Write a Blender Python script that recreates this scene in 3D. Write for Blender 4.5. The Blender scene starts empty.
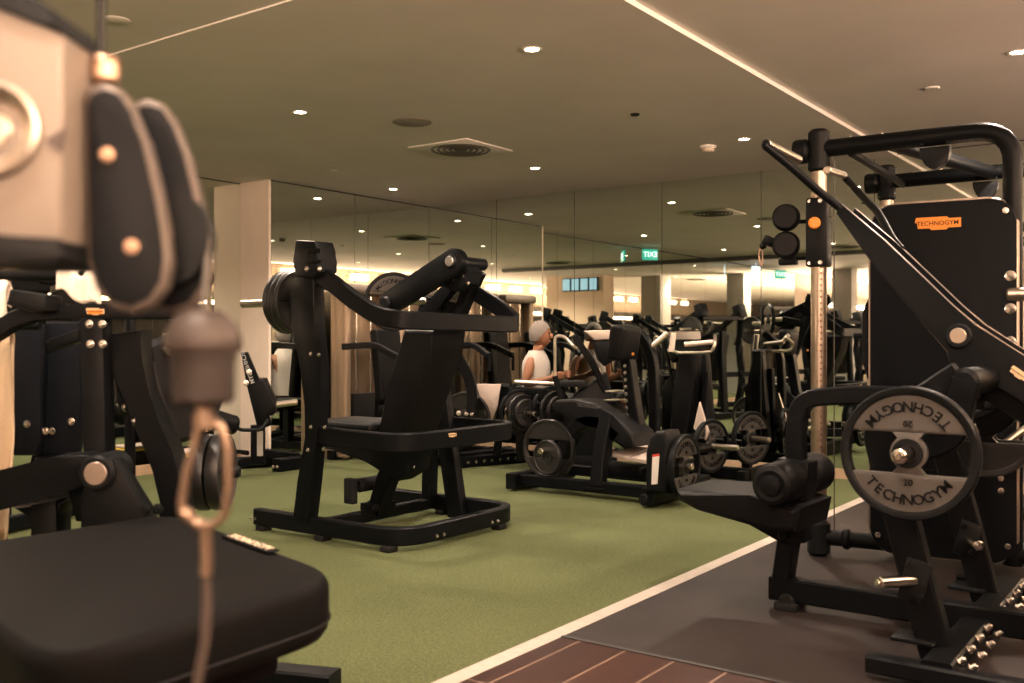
import bpy, bmesh, math, random
from mathutils import Vector, Matrix, Quaternion, noise
random.seed(7)
V = Vector
SC = bpy.context.scene
COL = SC.collection
PI = math.pi
X, Y, Z = V((1, 0, 0)), V((0, 1, 0)), V((0, 0, 1))

# ------------------------------------------------------------------ survey of the room
# The room was surveyed from the photograph: eye 1.15 m above the floor, focal length 975 px at 1024 px width,
# yaw 36 degrees.  The helpers turn a sighting into a point of the room (on a wall-parallel plane, the floor, or at a distance).
F_PX, EYE, YAW = 975.0, 1.15, math.radians(36.0)
SN, CS = math.sin(YAW), math.cos(YAW)
def sight(px, py, d):
    q = (px - 512.0) / F_PX
    return V((d * (-SN + q * CS), d * (CS + q * SN), EYE - (py - 341.5) * d / F_PX))
def on_y(px, py, y):
    q = (px - 512.0) / F_PX
    return sight(px, py, y / (CS + q * SN))
def on_x(px, py, x):
    q = (px - 512.0) / F_PX
    return sight(px, py, x / (-SN + q * CS))
def on_z(px, py, z):
    return sight(px, py, (EYE - z) * F_PX / (py - 341.5))

# ------------------------------------------------------------------ materials
MATS = {}
def mat(name, col, rough=0.5, metal=0.0, bump=0.0, bscale=200.0, var=0.0, vscale=8.0, spec=0.5, emit=None, estr=0.0, coat=0.0):
    if name in MATS: return MATS[name]
    m = bpy.data.materials.new(name); m.use_nodes = True
    nt = m.node_tree; b = nt.nodes['Principled BSDF']
    b.inputs['Base Color'].default_value = (*col, 1)
    b.inputs['Roughness'].default_value = rough
    b.inputs['Metallic'].default_value = metal
    b.inputs['Specular IOR Level'].default_value = spec
    if coat: b.inputs['Coat Weight'].default_value = coat
    if emit:
        b.inputs['Emission Color'].default_value = (*emit, 1)
        b.inputs['Emission Strength'].default_value = estr
    tc = None
    if bump or var:
        tc = nt.nodes.new('ShaderNodeTexCoord')
    if bump:
        n = nt.nodes.new('ShaderNodeTexNoise'); n.inputs['Scale'].default_value = bscale; n.inputs['Detail'].default_value = 4
        bp = nt.nodes.new('ShaderNodeBump'); bp.inputs['Strength'].default_value = bump; bp.inputs['Distance'].default_value = 0.01
        nt.links.new(tc.outputs['Object'], n.inputs['Vector']); nt.links.new(n.outputs['Fac'], bp.inputs['Height'])
        nt.links.new(bp.outputs['Normal'], b.inputs['Normal'])
    if var:
        n = nt.nodes.new('ShaderNodeTexNoise'); n.inputs['Scale'].default_value = vscale; n.inputs['Detail'].default_value = 5
        r = nt.nodes.new('ShaderNodeValToRGB')
        r.color_ramp.elements[0].color = (*[c * (1 - var) for c in col], 1); r.color_ramp.elements[0].position = .3
        r.color_ramp.elements[1].color = (*[min(1, c * (1 + var)) for c in col], 1); r.color_ramp.elements[1].position = .7
        nt.links.new(tc.outputs['Object'], n.inputs['Vector']); nt.links.new(n.outputs['Fac'], r.inputs['Fac'])
        nt.links.new(r.outputs['Color'], b.inputs['Base Color'])
    MATS[name] = m
    return m
BLK = mat('black_powder_coat', (.0035, .0042, .005), .4, bump=.03, bscale=600, spec=.10)
BLK2 = mat('charcoal_plastic', (.006, .007, .008), .45, bump=.03, bscale=500, spec=.13)
PAD = mat('black_vinyl', (.005, .0052, .0058), .42, bump=.12, bscale=350, var=.15, spec=.12)
PADN = mat('seat_vinyl', (.0045, .0044, .0045), .6, bump=.15, bscale=400, var=.1, spec=.06)
RUB = mat('black_rubber', (.012, .012, .012), .75, bump=.1, bscale=300, spec=.15)
CHR = mat('polished_steel', (.72, .68, .62), .18, 1.0)
STEEL = mat('brushed_steel', (.62, .56, .48), .32, 1.0, bump=.02, bscale=900)
BOLT = mat('bolt_steel', (.75, .7, .64), .25, 1.0)
PLG = mat('grey_plate_face', (.082, .078, .073), .55, .3, bump=.1, bscale=500)
PLB = mat('black_plate_iron', (.010, .010, .0105), .42, .0, bump=.08, bscale=300)
PLM = mat('dark_grey_plate_face', (.05, .048, .046), .5, .2, bump=.1, bscale=300)
INK = mat('black_ink', (.006, .006, .0065), .6, spec=.1)
ORG = mat('orange_badge', (.85, .28, .03), .45)
BADGE = mat('pale_gold_badge', (.75, .52, .30), .45)
BEIGE = mat('champagne_cover', (.205, .175, .148), .45, .15, bump=.02, bscale=500)
BRONZE = mat('bronze_shroud', (.36, .27, .19), .4, .5)
RIM = mat('satin_bronze_edge', (.34, .28, .23), .35, .8)
COPPER = mat('copper_cap', (.55, .36, .25), .4, .8)
WHITE = mat('white_sticker', (.75, .7, .65), .5)
CREAM = mat('cream_panel', (.62, .52, .45), .5, .1)
YEL = mat('yellow_stripe', (.8, .55, .05), .5)

# ------------------------------------------------------------------ mesh building
def fillet(pts, r, n=6):
    pts = [V(p) for p in pts]
    if len(pts) < 3 or r <= 0: return pts
    out = [pts[0]]
    for i in range(1, len(pts) - 1):
        a, b, c = pts[i - 1], pts[i], pts[i + 1]
        u, w = (a - b), (c - b)
        lu, lw = u.length, w.length
        if lu < 1e-6 or lw < 1e-6: continue
        k = min(r, lu * .48, lw * .48)
        p0, p2 = b + u / lu * k, b + w / lw * k
        for j in range(n + 1):
            t = j / n
            out.append(p0.lerp(b, t).lerp(b.lerp(p2, t), t))
    out.append(pts[-1])
    return out
def rrect(w, h, c):
    a, b = w / 2, h / 2
    c = min(c, a * .9, b * .9)
    return [(a, -b + c), (a, b - c), (a - c, b), (-a + c, b), (-a, b - c), (-a, -b + c), (-a + c, -b), (a - c, -b)]
def circ(r, n=14):
    return [(r * math.cos(2 * PI * i / n), r * math.sin(2 * PI * i / n)) for i in range(n)]
class MB:
    def __init__(s): s.bm = bmesh.new(); s.mi = 0; s.mats = []
    def use(s, m):
        if m not in s.mats: s.mats.append(m)
        s.mi = s.mats.index(m); return s
    def _merge(s, t):
        vm = {}
        for v in t.verts: vm[v] = s.bm.verts.new(v.co)
        for f in t.faces:
            try: nf = s.bm.faces.new([vm[v] for v in f.verts]); nf.material_index = s.mi
            except ValueError: pass
        t.free()
    def raw(s, verts, faces, M=None):
        vs = [s.bm.verts.new((M @ V(v)) if M else V(v)) for v in verts]
        for f in faces:
            try: nf = s.bm.faces.new([vs[i] for i in f]); nf.material_index = s.mi
            except ValueError: pass
        return s
    def sweep(s, pts, sec, up=None, n=None, closed=False):
        """section (side, top) carried along pts; up = fixed up vector, n = fixed side axis (planar path), neither = rotation minimising"""
        P = [V(p) for p in pts]; rings = []; m = len(P); prev = None
        for i, p in enumerate(P):
            if closed: t = (P[(i + 1) % m] - P[i - 1])
            elif i == 0: t = P[1] - P[0]
            elif i == m - 1: t = P[-1] - P[-2]
            else: t = (P[i + 1] - p).normalized() + (p - P[i - 1]).normalized()
            t.normalize()
            if n is not None:
                a = V(n); a = (a - t * a.dot(t)).normalized(); b = a.cross(t).normalized() * -1
                b = t.cross(a)
            elif up is not None:
                u = V(up); a = t.cross(u)
                if a.length < 1e-4: a = t.orthogonal()
                a.normalize(); b = a.cross(t)
            else:
                if prev is None: a = t.orthogonal().normalized()
                else: a = (prev - t * prev.dot(t)).normalized()
                b = t.cross(a)
            prev = a
            k = 1.0
            if not closed and 0 < i < m - 1 and len(pts) < 60:
                c = (P[i + 1] - p).normalized().dot((p - P[i - 1]).normalized())
                k = 1.0 / max(.5, math.sqrt(max(0.01, (1 + c) / 2)))
            rings.append([s.bm.verts.new(p + a * (q[0]) + b * (q[1])) for q in sec])
        L = len(sec)
        R = m if closed else m - 1
        for i in range(R):
            r0, r1 = rings[i], rings[(i + 1) % m]
            for j in range(L):
                f = s.bm.faces.new([r0[j], r0[(j + 1) % L], r1[(j + 1) % L], r1[j]]); f.material_index = s.mi
        if not closed:
            for r in (rings[0][::-1], rings[-1]):
                f = s.bm.faces.new(r); f.material_index = s.mi
        return s
    def bar(s, pts, w, h, fil=0.0, up=Z, n=None, c=.008):
        return s.sweep(fillet(pts, fil), rrect(w, h, c), None if n is not None else up, n)
    def tube(s, pts, r, fil=0.0, seg=14):
        return s.sweep(fillet(pts, fil), circ(r, seg))
    def lathe(s, prof, o, axis, seg=28):
        o = V(o); ax = V(axis).normalized(); a = ax.orthogonal().normalized(); b = ax.cross(a)
        rings = []
        for (r, z) in prof:
            if r < 1e-6: rings.append([s.bm.verts.new(o + ax * z)])
            else: rings.append([s.bm.verts.new(o + ax * z + (a * math.cos(2 * PI * k / seg) + b * math.sin(2 * PI * k / seg)) * r) for k in range(seg)])
        for i in range(len(rings) - 1):
            p, q = rings[i], rings[i + 1]
            for k in range(seg):
                k2 = (k + 1) % seg
                if len(p) == 1 and len(q) == 1: continue
                if len(p) == 1: vs = [p[0], q[k2], q[k]]
                elif len(q) == 1: vs = [p[k], p[k2], q[0]]
                else: vs = [p[k], p[k2], q[k2], q[k]]
                try: f = s.bm.faces.new(vs); f.material_index = s.mi
                except ValueError: pass
        return s
    def cyl(s, p0, p1, r, bev=None, seg=22):
        p0, p1 = V(p0), V(p1); L = (p1 - p0).length
        b = min(r * .3, L * .3) if bev is None else bev
        return s.lathe([(0, 0), (r - b, 0), (r, b), (r, L - b), (r - b, L), (0, L)], p0, p1 - p0, seg)
    def dome(s, p, axis, r, h=None, seg=16):
        h = h or r * .7
        return s.lathe([(r, 0)] + [(r * math.cos(a), h * math.sin(a)) for a in (.4, .8, 1.2)] + [(0, h)], p, axis, seg)
    def box(s, c, size, M=None, bev=.008, seg=2):
        t = bmesh.new(); bmesh.ops.create_cube(t, size=1.0)
        for v in t.verts: v.co = V((v.co.x * size[0], v.co.y * size[1], v.co.z * size[2]))
        if bev: bmesh.ops.bevel(t, geom=t.edges[:], offset=min(bev, min(size) * .45), segments=seg, profile=.5, affect='EDGES')
        R = (M.to_3x3() if M else Matrix.Identity(3)); c = V(c)
        for v in t.verts: v.co = R @ v.co + c
        s._merge(t); return s
    def prism(s, poly, ext, bev=.006, seg=2):
        """poly: planar loop of points; ext: extrusion vector, centred on the plane"""
        P = [V(p) for p in poly]; e = V(ext); t = bmesh.new()
        nrm = V((0, 0, 0))
        for i in range(len(P)): nrm += P[i].cross(P[(i + 1) % len(P)])
        if nrm.dot(e) < 0: P.reverse()
        lo = [t.verts.new(p - e / 2) for p in P]; hi = [t.verts.new(p + e / 2) for p in P]
        fb = t.faces.new(lo[::-1]); ft = t.faces.new(hi); k = len(P)
        for i in range(k): t.faces.new([lo[i], lo[(i + 1) % k], hi[(i + 1) % k], hi[i]])
        if bev:
            ed = set(fb.edges) | set(ft.edges)
            bmesh.ops.bevel(t, geom=list(ed), offset=bev, segments=seg, profile=.5, affect='EDGES', clamp_overlap=True)
        s._merge(t); return s
    def cushion(s, outline, o, xa, ya, za, prof):
        """stacked outlines: outline(inset) gives 2-D points; prof = (inset, height) pairs"""
        rings = []
        for g, z in prof: rings.append([s.bm.verts.new(o + xa * x + ya * y + za * z) for x, y in outline(g)])
        n = len(rings[0])
        for a, b in zip(rings[:-1], rings[1:]):
            for i in range(n):
                f = s.bm.faces.new([a[i], a[(i + 1) % n], b[(i + 1) % n], b[i]]); f.material_index = s.mi
        for r in (rings[0][::-1], rings[-1]):
            f = s.bm.faces.new(r); f.material_index = s.mi
        return s
    def bolts(s, pts, axis, r=.012, h=.01):
        for p in pts: s.lathe([(r * 1.25, 0), (r * 1.25, h * .25), (r, h * .3), (r * .85, h * .9), (r * .45, h), (0, h * .8)], p, axis, 10)
        return s
    def empty(s): return len(s.bm.verts) == 0
def soft_quad(P, r):
    """outline function of a convex polygon (counter-clockwise 2-D points): inset g, rounded corners"""
    P = [V((p[0], p[1])) for p in P]; n = len(P)
    def f(g):
        L = []
        for i in range(n):
            a, b = P[i], P[(i + 1) % n]; t = (b - a).normalized(); m = V((-t.y, t.x)); L.append((a + m * g, t))
        Q = []
        for i in range(n):
            (a, t), (b, u) = L[i - 1], L[i]
            den = t.x * u.y - t.y * u.x; k = ((b.x - a.x) * u.y - (b.y - a.y) * u.x) / den; Q.append(a + t * k)
        out = []
        for i in range(n):
            a, b, c = Q[i - 1], Q[i], Q[(i + 1) % n]; rr = max(.02, r - g * .6)
            p0, p2 = b + (a - b).normalized() * rr, b + (c - b).normalized() * rr
            for j in range(11):
                t = j / 10; q = p0.lerp(b, t).lerp(b.lerp(p2, t), t); out.append((q.x, q.y))
        return out
    return f
def frame_from(xa, ya):
    xa = V(xa).normalized(); za = xa.cross(V(ya)).normalized(); ya = za.cross(xa)
    return Matrix((xa, ya, za)).transposed()
def basis(o, xa, ya):
    return Matrix.Translation(V(o)) @ frame_from(xa, ya).to_4x4()
def wpos(o):
    p = V((0, 0, 0))
    while o is not None: p += o.location; o = o.parent
    return p
def obj(name, mb, m=None, parent=None, smooth=35, recalc=True, local=False):
    """links one mesh object; geometry is given in room coordinates"""
    if name == 'bolts' and parent is not None:          # every bolt head is an object of its own
        bm = mb.bm; bm.verts.ensure_lookup_table(); seen = set(); last = None
        for v0 in bm.verts:
            if v0 in seen: continue
            st, isl = [v0], []
            seen.add(v0)
            while st:
                v = st.pop(); isl.append(v)
                for e in v.link_edges:
                    w = e.other_vert(v)
                    if w not in seen: seen.add(w); st.append(w)
            ix = {v: i for i, v in enumerate(isl)}; nb = MB()
            fs = {f for v in isl for f in v.link_faces}
            nb.raw([v.co.copy() for v in isl], [[ix[v] for v in f.verts] for f in fs])
            last = obj('bolt', nb, m, parent, smooth, recalc, local)
        bm.free(); return last
    me = bpy.data.meshes.new(name)
    bm = mb.bm
    if recalc: bmesh.ops.recalc_face_normals(bm, faces=bm.faces[:])
    o = bpy.data.objects.new(name, me)
    if parent is not None:
        if not local:
            off = wpos(parent)
            for v in bm.verts: v.co -= off
        o.parent = parent
    elif not local and len(bm.verts):
        xs = [v.co for v in bm.verts]
        c = V((sum(v.x for v in xs) / len(xs), sum(v.y for v in xs) / len(xs), min(v.z for v in xs)))
        for v in bm.verts: v.co -= c
        o.location = c
    bm.to_mesh(me); bm.free()
    for mm in (mb.mats or [m]): me.materials.append(mm)
    me.shade_smooth(); me.set_sharp_from_angle(angle=math.radians(smooth))
    COL.objects.link(o)
    return o
def tag(o, label=None, cat=None, group=None, kind=None):
    if label: o['label'] = label
    if cat: o['category'] = cat
    if group: o['group'] = group
    if kind: o['kind'] = kind
    return o
def thing(name, loc, label, cat, group=None):
    o = bpy.data.objects.new(name, None); o.empty_display_size = .1; COL.objects.link(o)
    o.location = V(loc)
    return tag(o, label, cat, group)
def struct(name, mb, m=None, label=None, smooth=35):
    o = obj(name, mb, m, None, smooth); o['kind'] = 'structure'
    if label: o['label'] = label
    return o
def dup(root, loc, rz, label, cat=None, group=None, skip=()):
    def cp(o, par):
        c = o.copy(); COL.objects.link(c)
        if par is not None: c.parent = par
        for ch in kids.get(o.name, []):
            if ch.name.split('.')[0] not in skip: cp(ch, c)
        return c
    kids = {}
    for o in list(COL.objects):
        if o.parent: kids.setdefault(o.parent.name, []).append(o)
    r = cp(root, None); r.location = V(loc); r.rotation_euler = (0, 0, rz)
    r['label'] = label
    if cat: r['category'] = cat
    if group: r['group'] = group
    elif 'group' in r.keys(): del r['group']
    return r

_TXT = {}
def text_geo(ch, size=1.0, bold=0.0):
    k = (ch, bold)
    if k not in _TXT:
        cu = bpy.data.curves.new('t', 'FONT'); cu.body = ch; cu.size = 1.0; cu.align_x = 'CENTER'; cu.align_y = 'CENTER'
        cu.extrude = .02; cu.offset = bold; cu.resolution_u = 3
        o = bpy.data.objects.new('t', cu); COL.objects.link(o)
        bpy.context.view_layer.update()
        dg = bpy.context.evaluated_depsgraph_get()
        me = bpy.data.meshes.new_from_object(o.evaluated_get(dg))
        vs = [v.co.copy() for v in me.vertices]; fs = [tuple(p.vertices) for p in me.polygons]
        bpy.data.objects.remove(o); bpy.data.curves.remove(cu); bpy.data.meshes.remove(me)
        _TXT[k] = (vs, fs)
    return _TXT[k]
def put_text(mb, s, size, M, bold=0.0, th=.002):
    vs, fs = text_geo(s, 1.0, bold)
    mb.raw([V((v.x * size, v.y * size, v.z / .02 * th)) for v in vs], fs, M)
    return mb
# ------------------------------------------------------------------ the room
XL, XL2, YS, YB = -7.12, -7.52, 6.0, 8.23          # left mirror wall (two planes, step at YS), back mirror wall
XR, YF = 2.3, -24.0
H1, H0, H2, H3 = 2.65, 2.658, 2.676, 2.84           # ceiling heights: over the turf, nearer the camera, over the rubber, right-hand bay
XT, XC = -2.12, 0.45

def wallmat(name, col, **k): return mat(name, col, k.pop('rough', .7), 0, bump=.03, bscale=300, **k)
CEIL = wallmat('ceiling_paint', (.86, .82, .77), rough=.85, var=.04, vscale=1.5)
PAINT = wallmat('wall_paint', (.62, .55, .47), var=.04, vscale=2)
def mirror_mat():
    m = bpy.data.materials.new('mirror_glass'); m.use_nodes = True
    b = m.node_tree.nodes['Principled BSDF']
    b.inputs['Base Color'].default_value = (.82, .86, .80, 1); b.inputs['Metallic'].default_value = 1; b.inputs['Roughness'].default_value = .012
    return m
MIRROR = mirror_mat()
JOINT = mat('mirror_joint', (.02, .022, .02), .5)

def turf_mat():
    m = bpy.data.materials.new('green_turf'); m.use_nodes = True; nt = m.node_tree; b = nt.nodes['Principled BSDF']
    b.inputs['Roughness'].default_value = .95; b.inputs['Specular IOR Level'].default_value = .15
    b.inputs['Sheen Weight'].default_value = .25; b.inputs['Sheen Roughness'].default_value = .6
    b.inputs['Sheen Tint'].default_value = (.55, .6, .3, 1)
    tc = nt.nodes.new('ShaderNodeTexCoord')
    def noi(s, d=4, r=.6):
        n = nt.nodes.new('ShaderNodeTexNoise'); n.inputs['Scale'].default_value = s; n.inputs['Detail'].default_value = d; n.inputs['Roughness'].default_value = r
        nt.links.new(tc.outputs['Object'], n.inputs['Vector']); return n
    def ramp(n, p0, c0, p1, c1):
        r = nt.nodes.new('ShaderNodeValToRGB'); e = r.color_ramp.elements
        e[0].position, e[0].color, e[1].position, e[1].color = p0, (*c0, 1), p1, (*c1, 1)
        nt.links.new(n.outputs['Fac'], r.inputs['Fac']); return r
    big = ramp(noi(1.3), .35, (.056, .071, .029), .65, (.072, .090, .038))
    fine = ramp(noi(75, 5, .85), .42, (.45, .47, .4), .60, (1.5, 1.48, 1.45))
    mx = nt.nodes.new('ShaderNodeMix'); mx.data_type = 'RGBA'; mx.blend_type = 'MULTIPLY'; mx.inputs['Factor'].default_value = 1
    nt.links.new(big.outputs['Color'], mx.inputs['A']); nt.links.new(fine.outputs['Color'], mx.inputs['B'])
    nt.links.new(mx.outputs['Result'], b.inputs['Base Color'])
    n2 = noi(260, 2, .7); bp = nt.nodes.new('ShaderNodeBump'); bp.inputs['Strength'].default_value = .7; bp.inputs['Distance'].default_value = .012
    nt.links.new(n2.outputs['Fac'], bp.inputs['Height']); nt.links.new(bp.outputs['Normal'], b.inputs['Normal'])
    return m
TURF = turf_mat()
def tile_mat(name, c, line, bw, bh, off, gap, rough, wood=False):
    m = bpy.data.materials.new(name); m.use_nodes = True; nt = m.node_tree; b = nt.nodes['Principled BSDF']
    b.inputs['Roughness'].default_value = rough; b.inputs['Specular IOR Level'].default_value = .22
    tc = nt.nodes.new('ShaderNodeTexCoord'); mp = nt.nodes.new('ShaderNodeMapping')
    mp.inputs['Location'].default_value = off
    nt.links.new(tc.outputs['Object'], mp.inputs['Vector'])
    br = nt.nodes.new('ShaderNodeTexBrick'); br.offset = 0.5 if wood else 0.0; br.inputs['Scale'].default_value = 1
    br.inputs['Brick Width'].default_value = bw; br.inputs['Row Height'].default_value = bh; br.inputs['Mortar Size'].default_value = gap
    br.inputs['Mortar Smooth'].default_value = 0; br.inputs['Bias'].default_value = 0
    br.inputs['Color1'].default_value = (*c, 1); br.inputs['Color2'].default_value = (*[v * (1.3 if wood else 1.06) for v in c], 1); br.inputs['Mortar'].default_value = (*line, 1)
    nt.links.new(mp.outputs['Vector'], br.inputs['Vector'])
    n = nt.nodes.new('ShaderNodeTexNoise'); n.inputs['Detail'].default_value = 6; n.inputs['Roughness'].default_value = .65
    if wood:
        mp2 = nt.nodes.new('ShaderNodeMapping'); mp2.inputs['Scale'].default_value = (30, 1.2, 1) if not wood == 'x' else (1.2, 30, 1)
        nt.links.new(mp.outputs['Vector'], mp2.inputs['Vector']); nt.links.new(mp2.outputs['Vector'], n.inputs['Vector']); n.inputs['Scale'].default_value = 1.5
    else:
        nt.links.new(mp.outputs['Vector'], n.inputs['Vector']); n.inputs['Scale'].default_value = 2.2
    r = nt.nodes.new('ShaderNodeValToRGB'); e = r.color_ramp.elements
    e[0].position, e[0].color, e[1].position, e[1].color = .32, (.62, .62, .62, 1), .7, (1.3, 1.3, 1.3, 1)
    nt.links.new(n.outputs['Fac'], r.inputs['Fac'])
    mx = nt.nodes.new('ShaderNodeMix'); mx.data_type = 'RGBA'; mx.blend_type = 'MULTIPLY'; mx.inputs['Factor'].default_value = 1
    nt.links.new(br.outputs['Color'], mx.inputs['A']); nt.links.new(r.outputs['Color'], mx.inputs['B']); nt.links.new(mx.outputs['Result'], b.inputs['Base Color'])
    f = nt.nodes.new('ShaderNodeTexNoise'); f.inputs['Scale'].default_value = 350
    nt.links.new(tc.outputs['Object'], f.inputs['Vector'])
    bp = nt.nodes.new('ShaderNodeBump'); bp.inputs['Strength'].default_value = .15; bp.inputs['Distance'].default_value = .005
    nt.links.new(f.outputs['Fac'], bp.inputs['Height']); nt.links.new(bp.outputs['Normal'], b.inputs['Normal'])
    return m
RUBT = tile_mat('brown_rubber_tiles', (.022, .0165, .0155), (.011, .0095, .009), 1.06, 1.06, (1.75, 4.30 * -1 + 1.06 * 5, 0), .0035, .55)
WOOD = tile_mat('dark_timber_planks', (.03, .0105, .007), (.2, .13, .09), 2.6, .2, (0, 0, 0), .0045, .38, wood=True)
# planks run along y: turn the brick pattern by 90 degrees
for n in WOOD.node_tree.nodes:
    if n.type == 'MAPPING' and n.inputs['Scale'].default_value[0] == 1:
        n.inputs['Rotation'].default_value = (0, 0, PI / 2); n.inputs['Location'].default_value = (0.0, 1.99, 0)
    elif n.type == 'MAPPING':
        n.inputs['Scale'].default_value = (1.2, 30, 1)
LINE = mat('white_floor_tape', (.40, .35, .30), .6, var=.1, vscale=20)

def slab(name, x0, x1, y0, y1, z0, z1, m, keep=True):
    b = MB(); b.box(((x0 + x1) / 2, (y0 + y1) / 2, (z0 + z1) / 2), (x1 - x0, y1 - y0, z1 - z0), bev=0)
    me = bpy.data.meshes.new(name); b.bm.to_mesh(me); b.bm.free(); me.materials.append(m)
    o = bpy.data.objects.new(name, me); COL.objects.link(o); o['kind'] = 'structure'
    return o
XE = -2.15
slab('floor', XL2 - .3, XR + .3, YF - .2, YB + .3, -.25, -.03, PAINT)
slab('floor_turf', XL2 - .2, XE, YF, YB + .2, -.03, 0, TURF)
slab('floor_rubber', XE + .075, XR + .2, 3.2, YB + .2, -.03, 0, RUBT)
slab('floor_timber', XE + .075, XR + .2, YF, 3.18, -.03, 0, WOOD)
slab('trim_1', XE, XE + .075, YF, YB + .2, -.03, .001, LINE)
slab('trim_2', XE + .075, XR + .2, 3.18, 3.2, -.03, .004, mat('dark_floor_strip', (.03, .028, .027), .5))

# walls: mirror panels 4 mm apart on a dark backing
def mirror_wall(name, a, b, nrm, z0, z1, joints):
    """a -> b along the wall; joints = distances from a"""
    mb = MB(); a, b = V(a), V(b); n = V(nrm); L = (b - a).length; u = (b - a) / L
    def blk(s0, s1, d0, d1, za, zb):
        c = a + u * (s0 + s1) / 2 + n * (d0 + d1) / 2; c.z = (za + zb) / 2
        mb.box(c, (s1 - s0, abs(d1 - d0), zb - za), frame_from(u, n if True else n), bev=0)
    mb.use(JOINT); blk(0, L, -.12, -.006, z0, z1 + .03)
    js = [0] + joints + [L]
    mb.use(MIRROR)
    for s0, s1 in zip(js[:-1], js[1:]): blk(s0 + .003, s1 - .003, -.006, 0, z0 + .085, z1 - .012)
    return struct(name, mb)
J = [i * .97 for i in range(1, 40)]
mirror_wall('wall_back', (XL, YB, 0), (XR, YB, 0), (0, -1, 0), 0, H2, [.94 + .97 * i for i in range(9)])
mirror_wall('wall_left', (XL, YB, 0), (XL, YS, 0), (1, 0, 0), 0, H1, [1.15])
mirror_wall('wall_left_recess', (XL2, YS, 0), (XL2, -4.4, 0), (1, 0, 0), 0, H1, [.97 * i for i in range(1, 11)])
slab('wall_left_pier', XL2 - .12, XL, YS - .03, YS - .002, 0, H1 + .02, wallmat('pier_paint', (.92, .80, .68), var=.02))
slab('wall_left_far', XL2 - .12, XL2, YF, -4.4, 0, H1 + .1, wallmat('brown_wall_paint', (.2, .165, .13), var=.04, vscale=2))
slab('wall_right', XR, XR + .12, YF, YB + .12, 0, H3, wallmat('tan_wall_paint', (.30, .235, .17), var=.04, vscale=2))
slab('wall_front', XL2 - .1, XR + .1, YF - .12, YF, 0, H3, wallmat('dark_brown_wall_paint', (.10, .08, .06), var=.04, vscale=2))
SKIRT = mat('timber_skirting', (.48, .34, .22), .5, var=.1, vscale=10)
slab('baseboard_back', XL, XR, YB - .012, YB, 0, .085, SKIRT)
slab('baseboard_left', XL, XL + .012, YS, YB - .012, 0, .085, SKIRT)
slab('baseboard_left_recess', XL2, XL2 + .012, -4.4, YS - .002, 0, .085, SKIRT)
# ceilings
slab('ceiling', XL2 - .1, XT, 2.9, YB + .1, H1, H1 + .4, CEIL)
slab('ceiling_near', XL2 - .1, XT, YF, 2.9, H0, H0 + .4, CEIL)
slab('ceiling_rubber', XT, XC, YF, YB + .1, H2, H2 + .4, CEIL)
slab('ceiling_bay', XC, XR + .1, YF, YB + .1, H3, H3 + .3, CEIL)
# lit ledge along the right-hand wall and the beam behind the camera
LED = mat('warm_led', (1, .8, .6), .5, emit=(1, .68, .42), estr=3)
slab('trim_3', XR - .5, XR, YF, YB, 1.86, 1.92, mat('ledge_paint', (.12, .1, .09), .5))
slab('trim_4', XL2, XT, .02, .14, H0 - .07, H0, mat('beam_paint', (.1, .1, .09), .6))
# free columns and wall piers seen in the mirrors
def column(name, x0, x1, y0, y1, m=PAINT): return slab(name, x0, x1, y0, y1, 0, H0, m)
column('wall_pier', -3.84, -2.3, -2.9, -2.45, wallmat('warm_pier', (.72, .56, .43)))
column('column', -4.72, -4.22, -4.0, -3.5, wallmat('pale_column', (.36, .35, .33)))
column('column.001', -6.55, -6.15, -4.3, -3.9, wallmat('pale_column', (.36, .35, .33)))
column('column.002', .2, .6, -7.2, -6.8, PAINT)

# ------------------------------------------------------------------ ceiling fittings
GLOW = mat('lamp_disc', (1, .9, .75), .5, emit=(1, .80, .55), estr=32)
RINGM = mat('lamp_ring', (.6, .55, .48), .4)
dl = []
SEEN = {(-2.86, 4.2): (532, 49), (-4.82, 4.2): (300, 112), (-4.82, 6.9): (535, 168), (-6.6, 6.9): (393, 189), (-2.86, 6.9): (744, 139), (-.9, 5.9): (1018, 52)}
for j, y in enumerate([6.9, 4.2, 1.45, -1.3, -4.05, -6.8, -9.5]):
    for i, x in enumerate([-2.86, -4.82, -6.6]): dl.append((x, y, H1 if y > 2.9 else H0))
dl += [(-.9, 5.9, H2), (-.72, 6.15, H2), (-.8, 3.0, H2), (-.8, .1, H2), (-.8, -2.8, H2), (-.8, -5.7, H2)]
names = {(-2.86, 6.9): 'small round downlight in the ceiling beside the round smoke detector',
         (-4.82, 6.9): 'small round downlight in the ceiling between the square vent and the back mirror',
         (-6.6, 6.9): 'small round downlight nearest the mirrored room corner',
         (-2.86, 4.2): 'largest bright round downlight high in the middle of the ceiling',
         (-4.82, 4.2): 'round downlight in the ceiling left of the round speaker grille',
         (-6.6, 4.2): 'round downlight over the turf near the left wall hidden by the grey pulley housing',
         (-.9, 5.9): 'bright oval downlight above the tall dark cable tower at the picture edge',
         (-.72, 6.15): 'second downlight of the pair above the dark cable tower'}
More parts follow.
